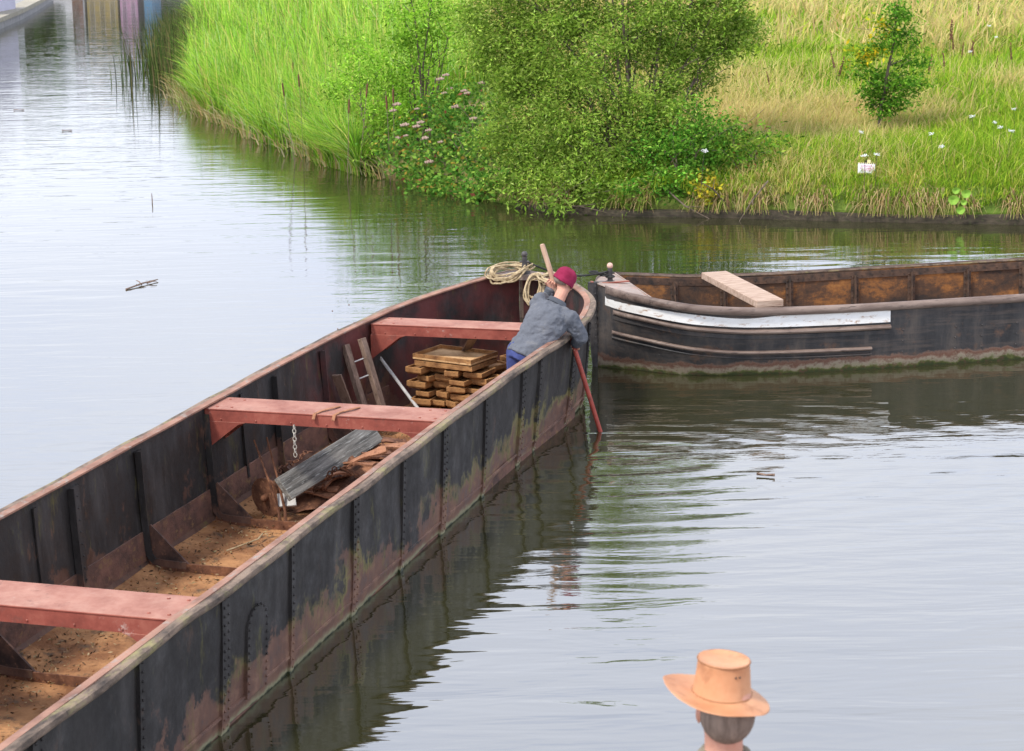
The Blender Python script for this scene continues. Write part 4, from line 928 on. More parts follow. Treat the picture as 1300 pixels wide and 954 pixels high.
for right,sgn in((False,-1),(True,1)):
    g=MB(); rws=[]
    for r_ in st2:
        if r_[0]>.5:
            z=r_[6]-.06; x=sx2(r_[0],z,right)-sgn*.022; rws.append([(x,r_[0],z-.04),(x-sgn*.016,r_[0],z-.04),(x-sgn*.016,r_[0],z+.04),(x,r_[0],z+.04)])
    g.strip(rws,wrap=True); 
    for y in np.arange(.7,9,.13): g.sph((sx2(y,zt2(y)-.06,right)-sgn*.04,y,zt2(y)-.06),.008,6,4)
    b2build(g,'top_band',M['riblt'])
g=MB()
for y in (3.1,3.7,4.4,5.1,4.0):
    for z in (.42,.3,.18): g.sph((sx2(y,z)+.002,y,z),.011,6,4)
b2build(g,'hull_rivet',M['hull2'])
# rim flat bar on far side (pale edge)
g=MB(); g.strip([[(r_[1]-.02,r_[0],r_[5]+.012),(r_[1]+.03,r_[0],r_[5]+.012),(r_[1]+.03,r_[0],r_[5]+.0),(r_[1]-.02,r_[0],r_[5]+.0)] for r_ in st2],wrap=True); b2build(g,'rim_bar',M['guard'])
# cross plank resting on the gunwales (a loose board)
a=[P(889,354,.76),P(928,352,.76),P(997,386,.76),P(953,389,.76)]
# far edge / near edge in world
c0=(a[0]+a[1])/2; c1=(a[2]+a[3])/2; dr=(c1-c0); ln=dr.length; ang=math.atan2(dr.y,dr.x); md=(c0+c1)/2
o=MB().box((0,0,0),(ln+.12,.30,.075),b=.006).build('plank',M['plank']); o.matrix_world=Matrix.Translation((md.x,md.y,.785))@Matrix.Rotation(ang,4,'Z'); tag(o,'thick sawn plank laid across the moored barge from side to side','plank')

# ------------------------------------------------------------------ things inside the near barge
def w1(p): return B1@Vector(p)
def frame_at(lp,rz=0,rx=0,ry=0): return B1@Matrix.Translation(lp)@Matrix.Rotation(rz,4,'Z')@Matrix.Rotation(ry,4,'Y')@Matrix.Rotation(rx,4,'X')
def bar_between(name,a,b,sx_,sy_,m,label,cat_,group=None,up=Vector((0,0,1)),bev=.004,bend=0):
    a=Vector(a); b=Vector(b); d=b-a; L=d.length; z=d.normalized(); x=up.cross(z)
    if x.length<1e-4: x=Vector((1,0,0))
    x.normalize(); y=z.cross(x); Mx=Matrix((x,y,z)).transposed().to_4x4(); Mx.translation=a
    o=MB().box((0,0,L/2),(sx_,sy_,L),b=bev).build(name,m); o.matrix_world=B1@Mx; tag(o,label,cat_,group); return o
# leaning strips and the little ladder
pA=L1(426,476,.62); pB=L1(452,545,.0); 
bar_between('leaning_strip',L1(456,552,FZ+.02),L1(427,476,.60),.10,.02,M['leanwood'],'short brown drilled strip leaning inside the barge, left of the ladder','metal strip',up=Vector((0,1,.3)))
a=L1(473,556,FZ); b=L1(438,438,.80); d2=L1(459,430,.84)-b
lad=empty('ladder',B1@Matrix.Translation(a),'rusty two rail ladder with thin pale rungs leaning inside the barge','ladder')
for o_,m in((Vector((0,0,0)),M['leanwood']),(d2,M['rust'])):
    d=b-a; L=d.length; z=d.normalized(); x=Vector((.2,1,.2)).cross(z).normalized(); y=z.cross(x); Mx=Matrix((x,y,z)).transposed().to_4x4(); Mx.translation=o_
    g=MB().box((0,0,L/2),(.055,.075,L),b=.004)
    for k in range(7): g.sph((0,-.038,.2+k*.18),.008,6,4)
    g.v=[tuple(Mx@Vector(v)) for v in g.v]; g.build('rail',m if m!=M['rust'] else M['leanwood'],lad)
for q in(.62,.80):
    p=(b-a)*q; MB().cyl(p,p+d2,.007,6).build('rung',M['pale'],lad)
# pale pole
p0=L1(474,443,.60); p1=L1(533,522,.05)
d=(p1-p0); p1=p0+d*1.12; p1.z=max(p1.z,FZ+.02)
o=MB().tube([(0,0,0),tuple(p0-p1)],.017,10).build('pale_pole',M['pale'],smooth=True); o.matrix_world=B1@Matrix.Translation(p1); tag(o,'thin pale grey pole leaning under the farthest crossbeam','pole')
bar_between('leaning_strip',L1(578,470,.25),L1(600,430,.78),.09,.02,M['leanwood'],'grey brown flat bar leaning behind the tray stack','metal strip')
# stack of trays
def tray(w,d,h,lip,t_,m1,m2,nm,Mt,label,group):
    root=empty(nm,Mt,label,'tray',group)
    g=MB(); g.box((0,0,h/2),(w,d,h),b=.004); g.build('base',m1,root)
    g=MB()
    for (cx,cy,sx_,sy_) in((0,-d/2+t_/2,w,t_),(0,d/2-t_/2,w,t_),(-w/2+t_/2,0,t_,d-2*t_),(w/2-t_/2,0,t_,d-2*t_)): g.box((cx,cy,h+lip/2),(sx_-.002,sy_-.002,lip))
    g.build('rim',m2,root); return root
tc_=L1(578,450,.60); q0=L1(529,450,.60); q1=L1(603,459,.60); q2=L1(626,446,.6)
tw=(q1-q0).length; td=(q2-q1).length; tang=math.atan2(q1.y-q0.y,q1.x-q0.x); print('tray',tw,td,math.degrees(tang),tc_)
Tm=B1@Matrix.Translation((tc_.x,tc_.y,0))@Matrix.Rotation(tang,4,'Z')
def tm(x,y,z,rz=0,tilt=0): return Tm@Matrix.Translation((x,y,z))@Matrix.Rotation(rz,4,'Z')@Matrix.Rotation(tilt,4,'X')
tray(tw,td,.02,.035,.018,M['traytop'],M['tray'],'rusty_tray',tm(0,0,.565),'large dusty ochre tray lying on top of the stack in the barge',None)
tray(tw*.97,td*.97,.03,.02,.018,M['tray'],M['tray'],'rusty_tray',tm(.01,-.01,.505,.03),'large rusty tray second from the top of the stack',None)
b0=None; k=0; zz=.425; rowi=0
while zz>FZ+.0:
    for j in range(4):
        for dpt in range(3):
            x=-.29+j*.20+rnd.uniform(-.03,.03)+(.05 if rowi%2 else -.02); y=-td/2+.16+dpt*.32+rnd.uniform(-.05,.05)+(.06 if j%2 else -.03)
            if dpt==2 and j in(1,2): continue
            lab='small rust brown block with scooped top in the stack under the trays'
            if b0 is None:
                b0=empty('rusty_block',tm(x,y,zz,0),lab,'block','rusty blocks stacked under the trays')
                g=MB(); w_,d_,h_=.19,.28,.058
                for sx_,sy_,sw_,sd_ in((0,0,w_,d_),): g.box((0,0,.022),(w_*.93,d_*.93,.044),b=.008)
                g.build('base',M['tray'],b0)
                g=MB()
                for (cx,cy,a_,b_) in((0,-d_/2+.008,w_,.016),(0,d_/2-.008,w_,.016),(-w_/2+.008,0,.016,d_-.034),(w_/2-.008,0,.016,d_-.034)): g.box((cx,cy,.042),(a_,b_,.052),b=.003)
                g.build('rim',M['tray'],b0)
            else:
                c=copy_tree(b0); c.matrix_world=tm(x,y,zz+rnd.uniform(0,.004),rnd.uniform(-.28,.28),rnd.uniform(-.03,.03))@Matrix.Diagonal((rnd.uniform(.78,1.2),rnd.uniform(.85,1.15),rnd.uniform(.8,1.1),1))
    zz-=.082; rowi+=1
# weathered board
cA=L1(350,608,.34); cB=L1(373,633,.17); cD=L1(456,543,.46); ax_=(cD-cA); Ld=ax_.length*1.12; ax_.normalize(); sd_=(cB-cA); sd_=sd_-ax_*sd_.dot(ax_); wB=min(.36,sd_.length); sd_.normalize(); up_=sd_.cross(ax_)
if up_.z<0: up_=-up_
Mb=Matrix((sd_,ax_,sd_.cross(ax_))).transposed().to_4x4(); Mb.translation=cA+sd_*wB/2
print('board',Ld,wB,cA,cB,cD)
o=MB().box((0,Ld/2,0),(wB,Ld,.05),b=.005).build('weathered_board',M['oldwood']); o.matrix_world=B1@Mb; tag(o,'long grey weathered board lying on the scrap under the middle crossbeam','board')
a=cA
bl=a.copy()
o=MB().box((0,0,0),(.15,.13,.02),b=.003).build('board_offcut',M['pale']); o.matrix_world=B1@Matrix.Translation(L1(364,635,.10))@Matrix.Rotation(.5,4,'Z')@Matrix.Rotation(.7,4,'X'); tag(o,'small pale board offcut poking out below the grey board','board')
# round rusty plate
pc=L1(338,630,.10); g=MB(); g.tube([(0,0,0),(0,.02,0)],[.17,.17],24); g.cyl((0,-.03,0),(0,.04,0),.03,10); g.sph((0,-.03,0),.03,8,6)
o=g.build('round_iron_plate',M['rust'],smooth=True); o.matrix_world=B1@Matrix.Translation((pc.x,pc.y,FZ+.17))@Matrix.Rotation(-.35,4,'Z')@Matrix.Rotation(.1,4,'X'); tag(o,'round rust brown plate with hub standing against the barge side','iron plate')
f=L1(355,655,.0)
for j,(px,py) in enumerate([(322,550),(331,546)]):
    t_=L1(px,py,.66); 
    if t_.x<-.93: t_.x=-.93
    o=MB().tube([(0,0,0),tuple((t_-f)*.12+Vector((.02,0,0))),tuple((t_-f)*.5+Vector((.02,0,0))),tuple(t_-f)],[.016,.013,.010,.007],7).build('rusty_rod',M['rust'],smooth=True)
    o.matrix_world=B1@Matrix.Translation(Vector((f.x+j*.05,f.y,FZ+.02))); tag(o,['thin rusty rod leaning left of its twin against the barge side','thin rusty rod leaning right of its twin, beside the grey board'][j],'rod')
# scrap heap: bent rusty slabs, each a thing
base=[(430,603,.20),(452,590,.26),(444,600,.20),(462,583,.30),(470,590,.24),(436,590,.26),(425,612,.12),(455,605,.12),(478,575,.3),(490,570,.26),(405,622,.08),(415,605,.16),(465,602,.1),(448,612,.05),(500,560,.30),(395,628,.05),(482,585,.16),(472,572,.26)]
sc0=[]
for v in range(3):
    L_=(.42,.34,.25)[v]; g=MB(); rws=[]
    for i in range(8):
        q=i/7; wv=.045*(1+.35*mnoise.noise(Vector((q*4,v*3,0)))); zc=.02*math.sin(q*3+v); rws.append([(-wv,q*L_-L_/2,zc-.008),(wv,q*L_-L_/2,zc-.008+.012*math.sin(q*5)),(wv,q*L_-L_/2,zc+.008+.012*math.sin(q*5)),(-wv,q*L_-L_/2,zc+.008)])
    g.strip(rws,wrap=True); g.add(rws[0],[(0,1,2,3)]); g.add(rws[-1],[(0,1,2,3)])
    o=g.build('rusty_scrap',M['rustlt'] if v<2 else M['rust']); tag(o,'jagged slab of flaking orange rusty scrap in the heap beside the grey board','scrap','rusty scrap heaped in the barge'); sc0.append(o)
for k,(px,py,z) in enumerate(base):
    o=sc0[k] if k<3 else sc0[k%3].copy()
    if k>=3: COL.objects.link(o)
    q=L1(px,py,z); q.x=min(q.x,.78); o.matrix_world=B1@Matrix.Translation(q)@Matrix.Rotation(-1.0+rnd.gauss(0,.45),4,'Z')@Matrix.Rotation(rnd.gauss(.1,.25),4,'X')@Matrix.Rotation(rnd.gauss(0,.35),4,'Y')
# dark support mound of rust debris under scrap
g=MB(); rws=[]
for i in range(9):
    r_=[]
    for j in range(9):
        x=-.35+j*.13; y=14.55+i*.22; e_=max(0,1-((x-.2)/.6)**2-((y-15.4)/.95)**2); r_.append((x,y,FZ-.01+.26*e_**.8+.03*mnoise.noise(Vector((x*6,y*6,2)))*e_))
    rws.append(r_)
# mound centre follows the scrap pixels
mc=L1(455,595,.1)
g.strip([[(x+mc.x-.2,y+mc.y-15.4,z) for (x,y,z) in r_] for r_ in rws]); o=g.build('rust_debris',M['rust'],fixn=False); o.matrix_world=B1; tag(o,kind='stuff'); 
# short chain lying on scrap & chain hanging from the beam
def chain(name,pts,r_,label,m):
    g=MB()
    for i,p in enumerate(pts):
        p=Vector(p); n=Vector(pts[min(i+1,len(pts)-1)])-Vector(pts[max(i-1,0)]); n.normalize(); s_=Vector((1,0,0)) if i%2 else Vector((0,1,0))
        s_=(s_-n*s_.dot(n)); s_.normalize()
        loop=[p+n*(math.cos(a)*r_*1.45)+s_*(math.sin(a)*r_) for a in[2*math.pi*k/10 for k in range(10)]]; g.tube(loop,r_*.30,5,closed=True)
    o=g.build(name,m,smooth=True); o.matrix_world=B1; tag(o,label,'chain'); return o
c0=L1(373,543,.80); c0.y=14.40; c0.x=L1(373,543,.80).x
chain('hanging_chain',[(c0.x,14.39,_z) for _z in [.80-.033*k for k in range(8)]],.014,'short pale chain hanging from the front of the middle crossbeam',M['steel'])
ca,cb_=L1(400,625,.08),L1(425,597,.30)
chain('rusty_chain',[tuple(ca.lerp(cb_,k/11)+Vector((rnd.gauss(0,.012),0,rnd.gauss(0,.01)))) for k in range(12)],.02,'dark rusty chain trailing down the scrap below the board',M['rust'])
ca,cb_=L1(355,596,.28),L1(392,572,.28)
chain('rusty_chain',[tuple(Vector((min(ca.lerp(cb_,k/9).x,9),ca.lerp(cb_,k/9).y,ca.lerp(cb_,k/9).z))+Vector((rnd.gauss(0,.012),0,rnd.gauss(0,.01)))) for k in range(10)],.02,'rusty chain heaped along the side behind the grey board',M['rust'])
# straps over the beam
for j,(px,py) in enumerate([(392,532),(418,533)]):
    q=L1(px,py,.92); g=MB(); g.tube([(q.x+.08,14.70,.915),(q.x+.06,14.62,.922),(q.x-.01,14.50,.918),(q.x-.03,14.428,.912),(q.x-.035,14.405,.87)],.010,6,sx=1.6,sy=.6)
    o=g.build('rusty_strap',M['rustlt'],smooth=True); o.matrix_world=B1; tag(o,['thin bent rusty strap over the middle crossbeam, above the hanging chain','thin bent rusty strap over the middle crossbeam, right of the chain'][j],'strap')
# straw twig on the floor
q=L1(320,690,FZ+.02); o=MB().tube([(-.12,-.22,0),(-.02,-.05,.015),(.03,.06,.02),(.02,.17,.03)],.007,5).build('straw_stalk',M['rope']); o.matrix_world=B1@Matrix.Translation(q); tag(o,'pale dry stalk lying on the rusty floor between the ribs','stalk')
# small litter on the floor
n=9000; x=nrg.uniform(-.95,.9,n); y=nrg.uniform(8,17.5,n); z=FZ+.012+.0*x
k=nrg.uniform(0,1,n)<np.where(x<-.45,1,.25); x,y=x[k],y[k]; n=len(x); z=np.full(n,FZ+.022)+np.clip(-.85-x,0,.1)*.5
V,F,Cc=leaves(np.stack([x,y,z],1),.035,.35,pal(n,[(.12,.07,.04),(.30,.2,.1),(.45,.36,.2),(.08,.05,.03),(.25,.11,.04)]),0.0); V[:,2]=np.clip(V[:,2],FZ+.012,FZ+.06)
o=np_mesh('floor_litter',V,F,Cc,M['leaf'],None,B1); tag(o,kind='stuff')

# ropes on the bow
def coil(name,centre,ax,ay,nl,label,drop=None,seed=1,rr=.0105):
    r2=random.Random(seed); g=MB()
    for k in range(nl):
        aa=ax*r2.uniform(.62,1.05); bb=ay*r2.uniform(.6,1.05); ph=r2.uniform(-.25,.25); off=Vector((r2.gauss(0,ax.length*.07),r2.gauss(0,.02),k*.006)); loop=[]
        for i in range(30):
            a=2*math.pi*i/30; p=centre+off+aa*math.cos(a+ph)+bb*math.sin(a)+Vector((0,0,.012*math.sin(3*a+k)+r2.gauss(0,.003)))
            if drop: p=drop(p)
            loop.append(p)
        g.tube(loop,rr*r2.uniform(.9,1.1),6,closed=True)
    o=g.build(name,M['rope'],smooth='all'); o.matrix_world=B1; tag(o,label,'rope'); return o
def drape1(p):   # rests on rim / deck, hangs on the inside of the rim
    r_=at_st(min(max(p.y,18.9),20.0)); top=(r_[5]+r_[6])/2+.055
    lim=19.80; 
    ins_=0.0
    if p.y<lim and (p.x>r_[1]+.05): ins_=(lim-p.y)
    return Vector((p.x,max(p.y,lim-.04-.08*ins_),top+ (p.z) - ins_*.75))
coil('rope_coil',Vector((-.05,19.82,0)),Vector((.23,.06,0)),Vector((.03,.16,0)),9,'long straw coloured rope coil draped over the left side of the bow',drape1,3)
coil('rope_coil',Vector((.30,19.56,.98)),Vector((.105,.02,.02)),Vector((.0,.05,.145)),9,'straw rope coil hanging inside the bow beside the upright pole',None,5)
coil('rope_coil',Vector((.48,19.62,1.10)),Vector((.13,.06,.0)),Vector((-.03,.08,.03)),6,'small loose rope loops on the bow right behind the upright pole',None,8)
# dark line between the two studs
sA=w1((.10,19.9,1.24)); sB=B2@Vector((.17,.05,1.03)); pts=[sA.lerp(sB,q)-Vector((0,0,.10*math.sin(math.pi*q))) for q in[i/14 for i in range(15)]]
g=MB(); g.tube(pts,.011,6)
for k in range(4):
    g.tube([sB+Vector((math.cos(a)*.045-(.06*k),math.sin(a)*.045,-.06+.018*k)) for a in[i*.5236*1 for i in range(12)]],.010,5,closed=True)
tag(g.build('mooring_line',M['rope2'],smooth='all'),'dark mooring line tying the bows of the two barges together','rope')

# ------------------------------------------------------------------ people
def ring(c,ax,bx,ra,rb,n=14,flat=0.0):
    return [Vector(c)+ax*(math.cos(2*math.pi*k/n)*ra)+bx*(math.sin(2*math.pi*k/n)*rb) for k in range(n)]
def limb(g,pts,rad,n=12,flat=None):
    pts=[Vector(p) for p in pts]; g.tube(pts,rad,n)
    g.sph(pts[0],rad[0]*.98,n,8); g.sph(pts[-1],rad[-1]*.98,n,8)
def body_from(g,name,m,parent,voxel=.012,smooth=3,disp=None):
    o=g.build(name,m,parent,smooth='all'); 
    r_=o.modifiers.new('r','REMESH'); r_.mode='VOXEL'; r_.voxel_size=voxel; r_.use_smooth_shade=True
    s_=o.modifiers.new('s','SMOOTH'); s_.factor=.6; s_.iterations=smooth
    if disp:
        tx=bpy.data.textures.new(name+'_folds','CLOUDS'); tx.noise_scale=disp[1]; tx.noise_depth=2
        d_=o.modifiers.new('d','DISPLACE'); d_.texture=tx; d_.strength=disp[0]; d_.mid_level=.5
    return o
def head_mesh(g,c,fwd,up,s=1.0):
    """c: centre of the head; adds skull, face, nose, jaw, ears"""
    f=fwd.normalized(); r_=f.cross(up).normalized(); u_=r_.cross(f)
    Mh=Matrix((r_,f,u_)).transposed().to_4x4(); Mh.translation=c
    g.sph((0,-.01*s,.03*s),.098*s,16,12,(.80,1.0,.93),Mh); g.sph((0,.022*s,-.045*s),.072*s,14,10,(.84,.92,1.05),Mh); g.sph((0,.055*s,-.088*s),.034*s,10,8,(1.1,.9,.8),Mh)
    g.sph((0,.098*s,-.025*s),.016*s,8,6,(.9,1.2,1.7),Mh); g.sph((0,.084*s,.022*s),.03*s,8,6,(1.9,.5,.5),Mh)
    for sg_ in(-1,1): g.sph((sg_*.080*s,-.004*s,-.012*s),.026*s,8,6,(.35,.7,1.15),Mh)
    g.sph((0,.086*s,-.062*s),.018*s,8,6,(1.4,.5,.45),Mh)
    return Mh
def hand(g,wrist,dirv,palmn,curl=.8,s=1.0,thumbside=1):
    d=dirv.normalized(); n_=palmn.normalized(); sd_=d.cross(n_).normalized()
    pc=wrist+d*.048*s
    for t_ in(-.5,-.15,.2,.5): g.tube([wrist+sd_*t_*.045*s,pc+sd_*t_*.07*s+d*.045*s],[.018*s,.016*s],8); g.sph(pc+sd_*t_*.07*s+d*.045*s,.0155*s,8,6)
    for i,(t_,L_) in enumerate(((-.5,.068),(-.17,.080),(.17,.076),(.5,.060))):
        p=pc+sd_*t_*.072*s+d*.045*s; a=curl*.9; q=p
        pts=[p]; ang=0
        for seg in(.45,.32,.23): ang+=a; q=q+(d*math.cos(ang)+n_*math.sin(ang))*L_*seg*s; pts.append(q)
        g.tube(pts,[.0095*s,.009*s,.0082*s,.0065*s],7); g.sph(pts[-1],.0066*s,7,5)
    p=wrist+d*.02*s+sd_*thumbside*.03*s; q=p+(d*.6+sd_*thumbside*.7+n_*.35).normalized()*.038*s; q2=q+(d*.65+n_*.8+sd_*thumbside*.1).normalized()*.035*s
    g.tube([p,q,q2],[.013*s,.011*s,.008*s],7); g.sph(q2,.008*s,7,5)
# --- man with the pole
poleb=P(762,548,0); hipw=P(664,462,.86)
print('hip local',B1i@hipw)
hip=w1((.88,17.28,.82)); fw=Vector((.62,.78,0)).normalized()        # facing
rt=Vector((fw.y,-fw.x,0))
D_=hip.length
def pix3(px,py,ref,dep):      # point on the sight line of a pixel at horizontal distance from the camera
    v=(px-650)*cR/FOC-(py-432)*cU/FOC+cF; t=dep/v.y; return Vector((t*v.x,dep,CH+t*v.z))
sh=pix3(703,393,hip,hip.y+.20); hd=pix3(716,358,hip,sh.y+.10)
print('shoulder z',sh.z,'head z',hd.z,'hip',hip,'torso',(sh-hip).length)
torso=(sh-hip).normalized()
lat=Vector((.80,-.42,-.28)); lat=(lat-torso*lat.dot(torso)).normalized()   # to his right (shoulder line)
fr=lat.cross(torso)*-1
if fr.dot(fw)<0: fr=-fr
shR=sh+lat*.19-torso*.01; shL=sh-lat*.19
poletop=pix3(688,310,hip,shR.y+.32); 
pd=(poletop-poleb); pole_at=lambda q: poleb+pd*q
# pole
root=empty('punt_pole',poleb,'long pole held by the man, bare wood above and red paint below','pole')
MB().tube([tuple(-pd.normalized()*.7),tuple(pd*.60)],[.021,.023],12).build('red_lower_shaft',M['polered'],root,smooth=True)
MB().tube([tuple(pd*.60),tuple(pd*.98),tuple(pd*.997),tuple(pd)],[.0235,.025,.022,.012],12).build('wood_upper_shaft',M['polewood'],root,smooth=True)
man=empty('person',Vector((hip.x,hip.y,FZ)),'person in red cap, grey jacket and jeans leaning over the barge side with a pole','person')
o0=Vector((hip.x,hip.y,FZ)); inv=Matrix.Translation(-o0)
feet=Vector((hip.x-fw.x*.16,hip.y-fw.y*.16,FZ))
handL=pole_at(.80); handR=pole_at(.455)
elR=pix3(737,428,hip,shR.y+.06); wrR=handR+(elR-handR).normalized()*.09
elL=(shL+handL)/2+Vector((.02,.10,-.10)); wrL=handL+(elL-handL).normalized()*.085
neck=sh+torso*.05
def legs(g,ex,rr):
    for sgn in(-1,1):
        hp=hip+lat*sgn*.09; ft=feet+rt*sgn*.12; kn=(hp+ft)/2+fw*.06; an=ft+Vector((0,0,.09))
        limb(g,[hp,hp.lerp(kn,.5),kn,kn.lerp(an,.4),an],[rr[0]+ex,rr[1]+ex,rr[2]+ex,rr[2]*.95+ex,rr[3]+ex])
# body
g=MB(); headM=head_mesh(g,hd,(fw*1.0+Vector((.3,-.2,-.55))).normalized(),Vector((.25,.1,1)),1.0)
legs(g,0,(.085,.075,.055,.04))
rings=[ring(hip-torso*.08,lat,fr,.15,.105),ring(hip+torso*.05,lat,fr,.155,.11),ring(hip+torso*.22,lat,fr,.135,.095),ring(hip+torso*.40,lat,fr,.165,.11),ring(sh,lat,fr,.14,.08)]
g.loft(rings); limb(g,[sh,neck,hd-Vector((0,0,.06))],[.07,.058,.056])
for s_,e_,w_,h_ in((shR,elR,wrR,handR),(shL,elL,wrL,handL)): limb(g,[s_.lerp(sh,.25),s_.lerp(e_,.5),e_],[.048,.046,.042]); limb(g,[e_,e_.lerp(w_,.5),w_],[.042,.036,.027])
for w_,h_,ts in((wrR,handR,1),(wrL,handL,-1)):
    dv=(h_-w_); pn=pd.normalized().cross(dv).cross(dv)*1.0; gg=(h_-w_).normalized(); nrm=gg.cross(pd.normalized()); hand(g,w_,gg*.7+nrm*.25,nrm*-1 if ts>0 else nrm,1.15,1.0,ts)
g.v=[tuple(inv@Vector(v)) for v in g.v]; body_from(g,'body',M['skin'],man,.006,2)
# jeans
g=MB(); legs(g,.018,(.090,.080,.062,.052)); g.loft([ring(hip-torso*.10,lat,fr,.155,.12),ring(hip-torso*.03,lat,fr,.175,.13),ring(hip+torso*.06,lat,fr,.168,.122)])
g.v=[tuple(inv@Vector(v)) for v in g.v]; body_from(g,'jeans',M['jean'],man,.012,3,(.015,.09))
# boots
for sgn in(-1,1):
    ft=feet+rt*sgn*.12-o0; g=MB(); limb(g,[ft+Vector((0,0,.16)),ft+Vector((0,0,.06))],[.055,.055]); limb(g,[ft-fw*.06+Vector((0,0,.045)),ft+fw*.16+Vector((0,0,.035))],[.045,.038]); body_from(g,'boot',M['dark'],man,.01,2)
# jacket: loose, hem below the waist
g=MB()
hem=hip-torso*.04
rings=[ring(hem,lat,fr,.19,.145,18),ring(hip+torso*.04,lat,fr,.187,.142,18),ring(hip+torso*.16,lat,fr,.178,.132,18),ring(hip+torso*.30,lat,fr,.200,.145,18),ring(hip+torso*.42,lat,fr,.212,.150,18),ring(sh-torso*.03,lat,fr,.200,.125,18),ring(sh+torso*.035,lat,fr,.12,.085,18),ring(neck+torso*.005,lat,fr,.085,.075,18)]
g.loft(rings)
for s_,e_,w_ in((shR,elR,wrR),(shL,elL,wrL)):
    wr=e_.lerp(w_,.92); si=s_-(s_-sh)*.15
    limb(g,[sh.lerp(s_,.6),si,s_.lerp(e_,.5),e_],[.075,.088,.076,.068]); limb(g,[e_,e_.lerp(wr,.5),wr],[.068,.060,.052])
g.v=[tuple(inv@Vector(v)) for v in g.v]; jk=body_from(g,'jacket',M['cloth'],man,.008,3,(.030,.085))
tx=bpy.data.textures.new('jacket_creases','MARBLE'); tx.noise_scale=.09; tx.turbulence=9; tx.marble_type='SHARP'; md_=jk.modifiers.new('creases','DISPLACE'); md_.texture=tx; md_.strength=.012; md_.mid_level=.6
sm_=jk.modifiers.new('soft','SMOOTH'); sm_.factor=.5; sm_.iterations=1
g=MB()
for s_,e_,w_ in((shR,elR,wrR),(shL,elL,wrL)):
    ax2=(w_-e_).normalized(); c_=e_.lerp(w_,.90); u2=ax2.cross(Vector((.1,.2,1))).normalized(); v2=ax2.cross(u2)
    rws=[[c_+ax2*q+u2*(math.cos(t_)*r3)+v2*(math.sin(t_)*r3) for t_ in[2*math.pi*i/16 for i in range(16)]] for q,r3 in((-.035,.054),(-.035,.058),(.02,.056),(.025,.048))]
    g.strip(rws,wrap=True)
g.v=[tuple(inv@Vector(v)) for v in g.v]; g.build('cuff',M['cloth2'],jk,smooth=True)
# collar
g=MB(); nd=(hd-neck).normalized(); rws=[]
for (k,r1,hz) in((0,.086,-.01),(1,.078,.055),(2,.088,.050),(3,.102,.008)):
    a_=lat; b_=a_.cross(nd).normalized(); rws.append([neck+nd*(hz+.0)+a_*(math.cos(q)*r1)+b_*(math.sin(q)*r1*.9) for q in[2*math.pi*i/20 for i in range(20)]])
g.strip(rws,wrap=True); g.v=[tuple(inv@Vector(v)) for v in g.v]; g.build('collar',M['cloth2'],jk,smooth=True)
# cap: knitted beanie over the crown with a rolled edge
g=MB(); Mi=inv@headM@Matrix.Rotation(R(-14),4,'X')
rws=[]
for (z,r_) in((-.022,.100),(-.018,.107),(.0,.109),(.018,.106),(.022,.103),(.05,.104),(.085,.094),(.11,.074),(.128,.045),(.135,.012)):
    rws.append([Mi@Vector((math.cos(q)*r_*.90*(1+.012*math.sin(6*q)),math.sin(q)*r_*1.04-.012,z+.008*math.sin(2*q))) for q in[2*math.pi*i/36 for i in range(36)]])
g.strip(rws,wrap=True); g.add(rws[-1],[tuple(range(36))]); g.build('cap',M['cap2'],man,smooth=True)
g=MB(); g.sph((0,-.030,.004),.088,16,10,(.92,.9,.62),inv@headM); body_from(g,'hair',M['hair'],man,.01,1)
# --- person with the hat on the near quay
hc=pix3(919,838,None,5.55)
hatM=Matrix.Translation(hc)@Matrix.Rotation(R(4),4,'Y')@Matrix.Rotation(R(-3),4,'X')
qz=hc.z-1.80; print('quay height',qz,'hat',hc)
p2=empty('person',Vector((hc.x,hc.y,qz)),'person seen from behind in a tan leather hat, standing close on the quay','person')
o2=Vector((hc.x,hc.y,qz)); i2=Matrix.Translation(-o2)
hd2=hc-Vector((0,0,.150)); f2=Vector((-.25,1,0)).normalized(); r2_=Vector((f2.y,-f2.x,0)); up=Vector((0,0,1))
g=MB(); hM=head_mesh(g,hd2,f2,Vector((0,0,1))); nk=hd2-Vector((0,0,.13)); ch=nk-Vector((0,0,.09)); pel=o2+Vector((0,0,.92))
limb(g,[hd2-Vector((0,0,.05)),nk,ch],[.058,.058,.07])
g.loft([ring(pel-up*.05,r2_,f2,.15,.11),ring(pel+up*.1,r2_,f2,.15,.11),ring(pel+up*.25,r2_,f2,.14,.10),ring(ch-up*.12,r2_,f2,.18,.12),ring(ch,r2_,f2,.15,.08)])
arms=[]
for sgn in(-1,1):
    s_=ch+r2_*sgn*.19-up*.02; e_=s_+r2_*sgn*.06-up*.29-f2*.02; w_=e_-up*.25+f2*.06+r2_*sgn*-.02; arms.append((s_,e_,w_))
    limb(g,[s_,s_.lerp(e_,.5),e_],[.055,.048,.042]); limb(g,[e_,e_.lerp(w_,.5),w_],[.042,.036,.027]); hand(g,w_,-up+f2*.2,-r2_*sgn,.35,1.0,1 if sgn<0 else -1)
    hp=pel+r2_*sgn*.09; kn=hp-up*.42+f2*.02; an=o2+r2_*sgn*.12+up*.09; limb(g,[hp,hp.lerp(kn,.5),kn,kn.lerp(an,.4),an],[.085,.075,.055,.052,.04])
g.v=[tuple(i2@Vector(v)) for v in g.v]; body_from(g,'body',M['skin'],p2,.007,2)
g=MB(); g.loft([ring(pel-up*.02,r2_,f2,.18,.14),ring(pel+up*.15,r2_,f2,.175,.135),ring(ch-up*.14,r2_,f2,.205,.145),ring(ch-up*.0,r2_,f2,.18,.11),ring(ch+up*.05,r2_,f2,.10,.085),ring(nk+up*.0,r2_,f2,.075,.075)])
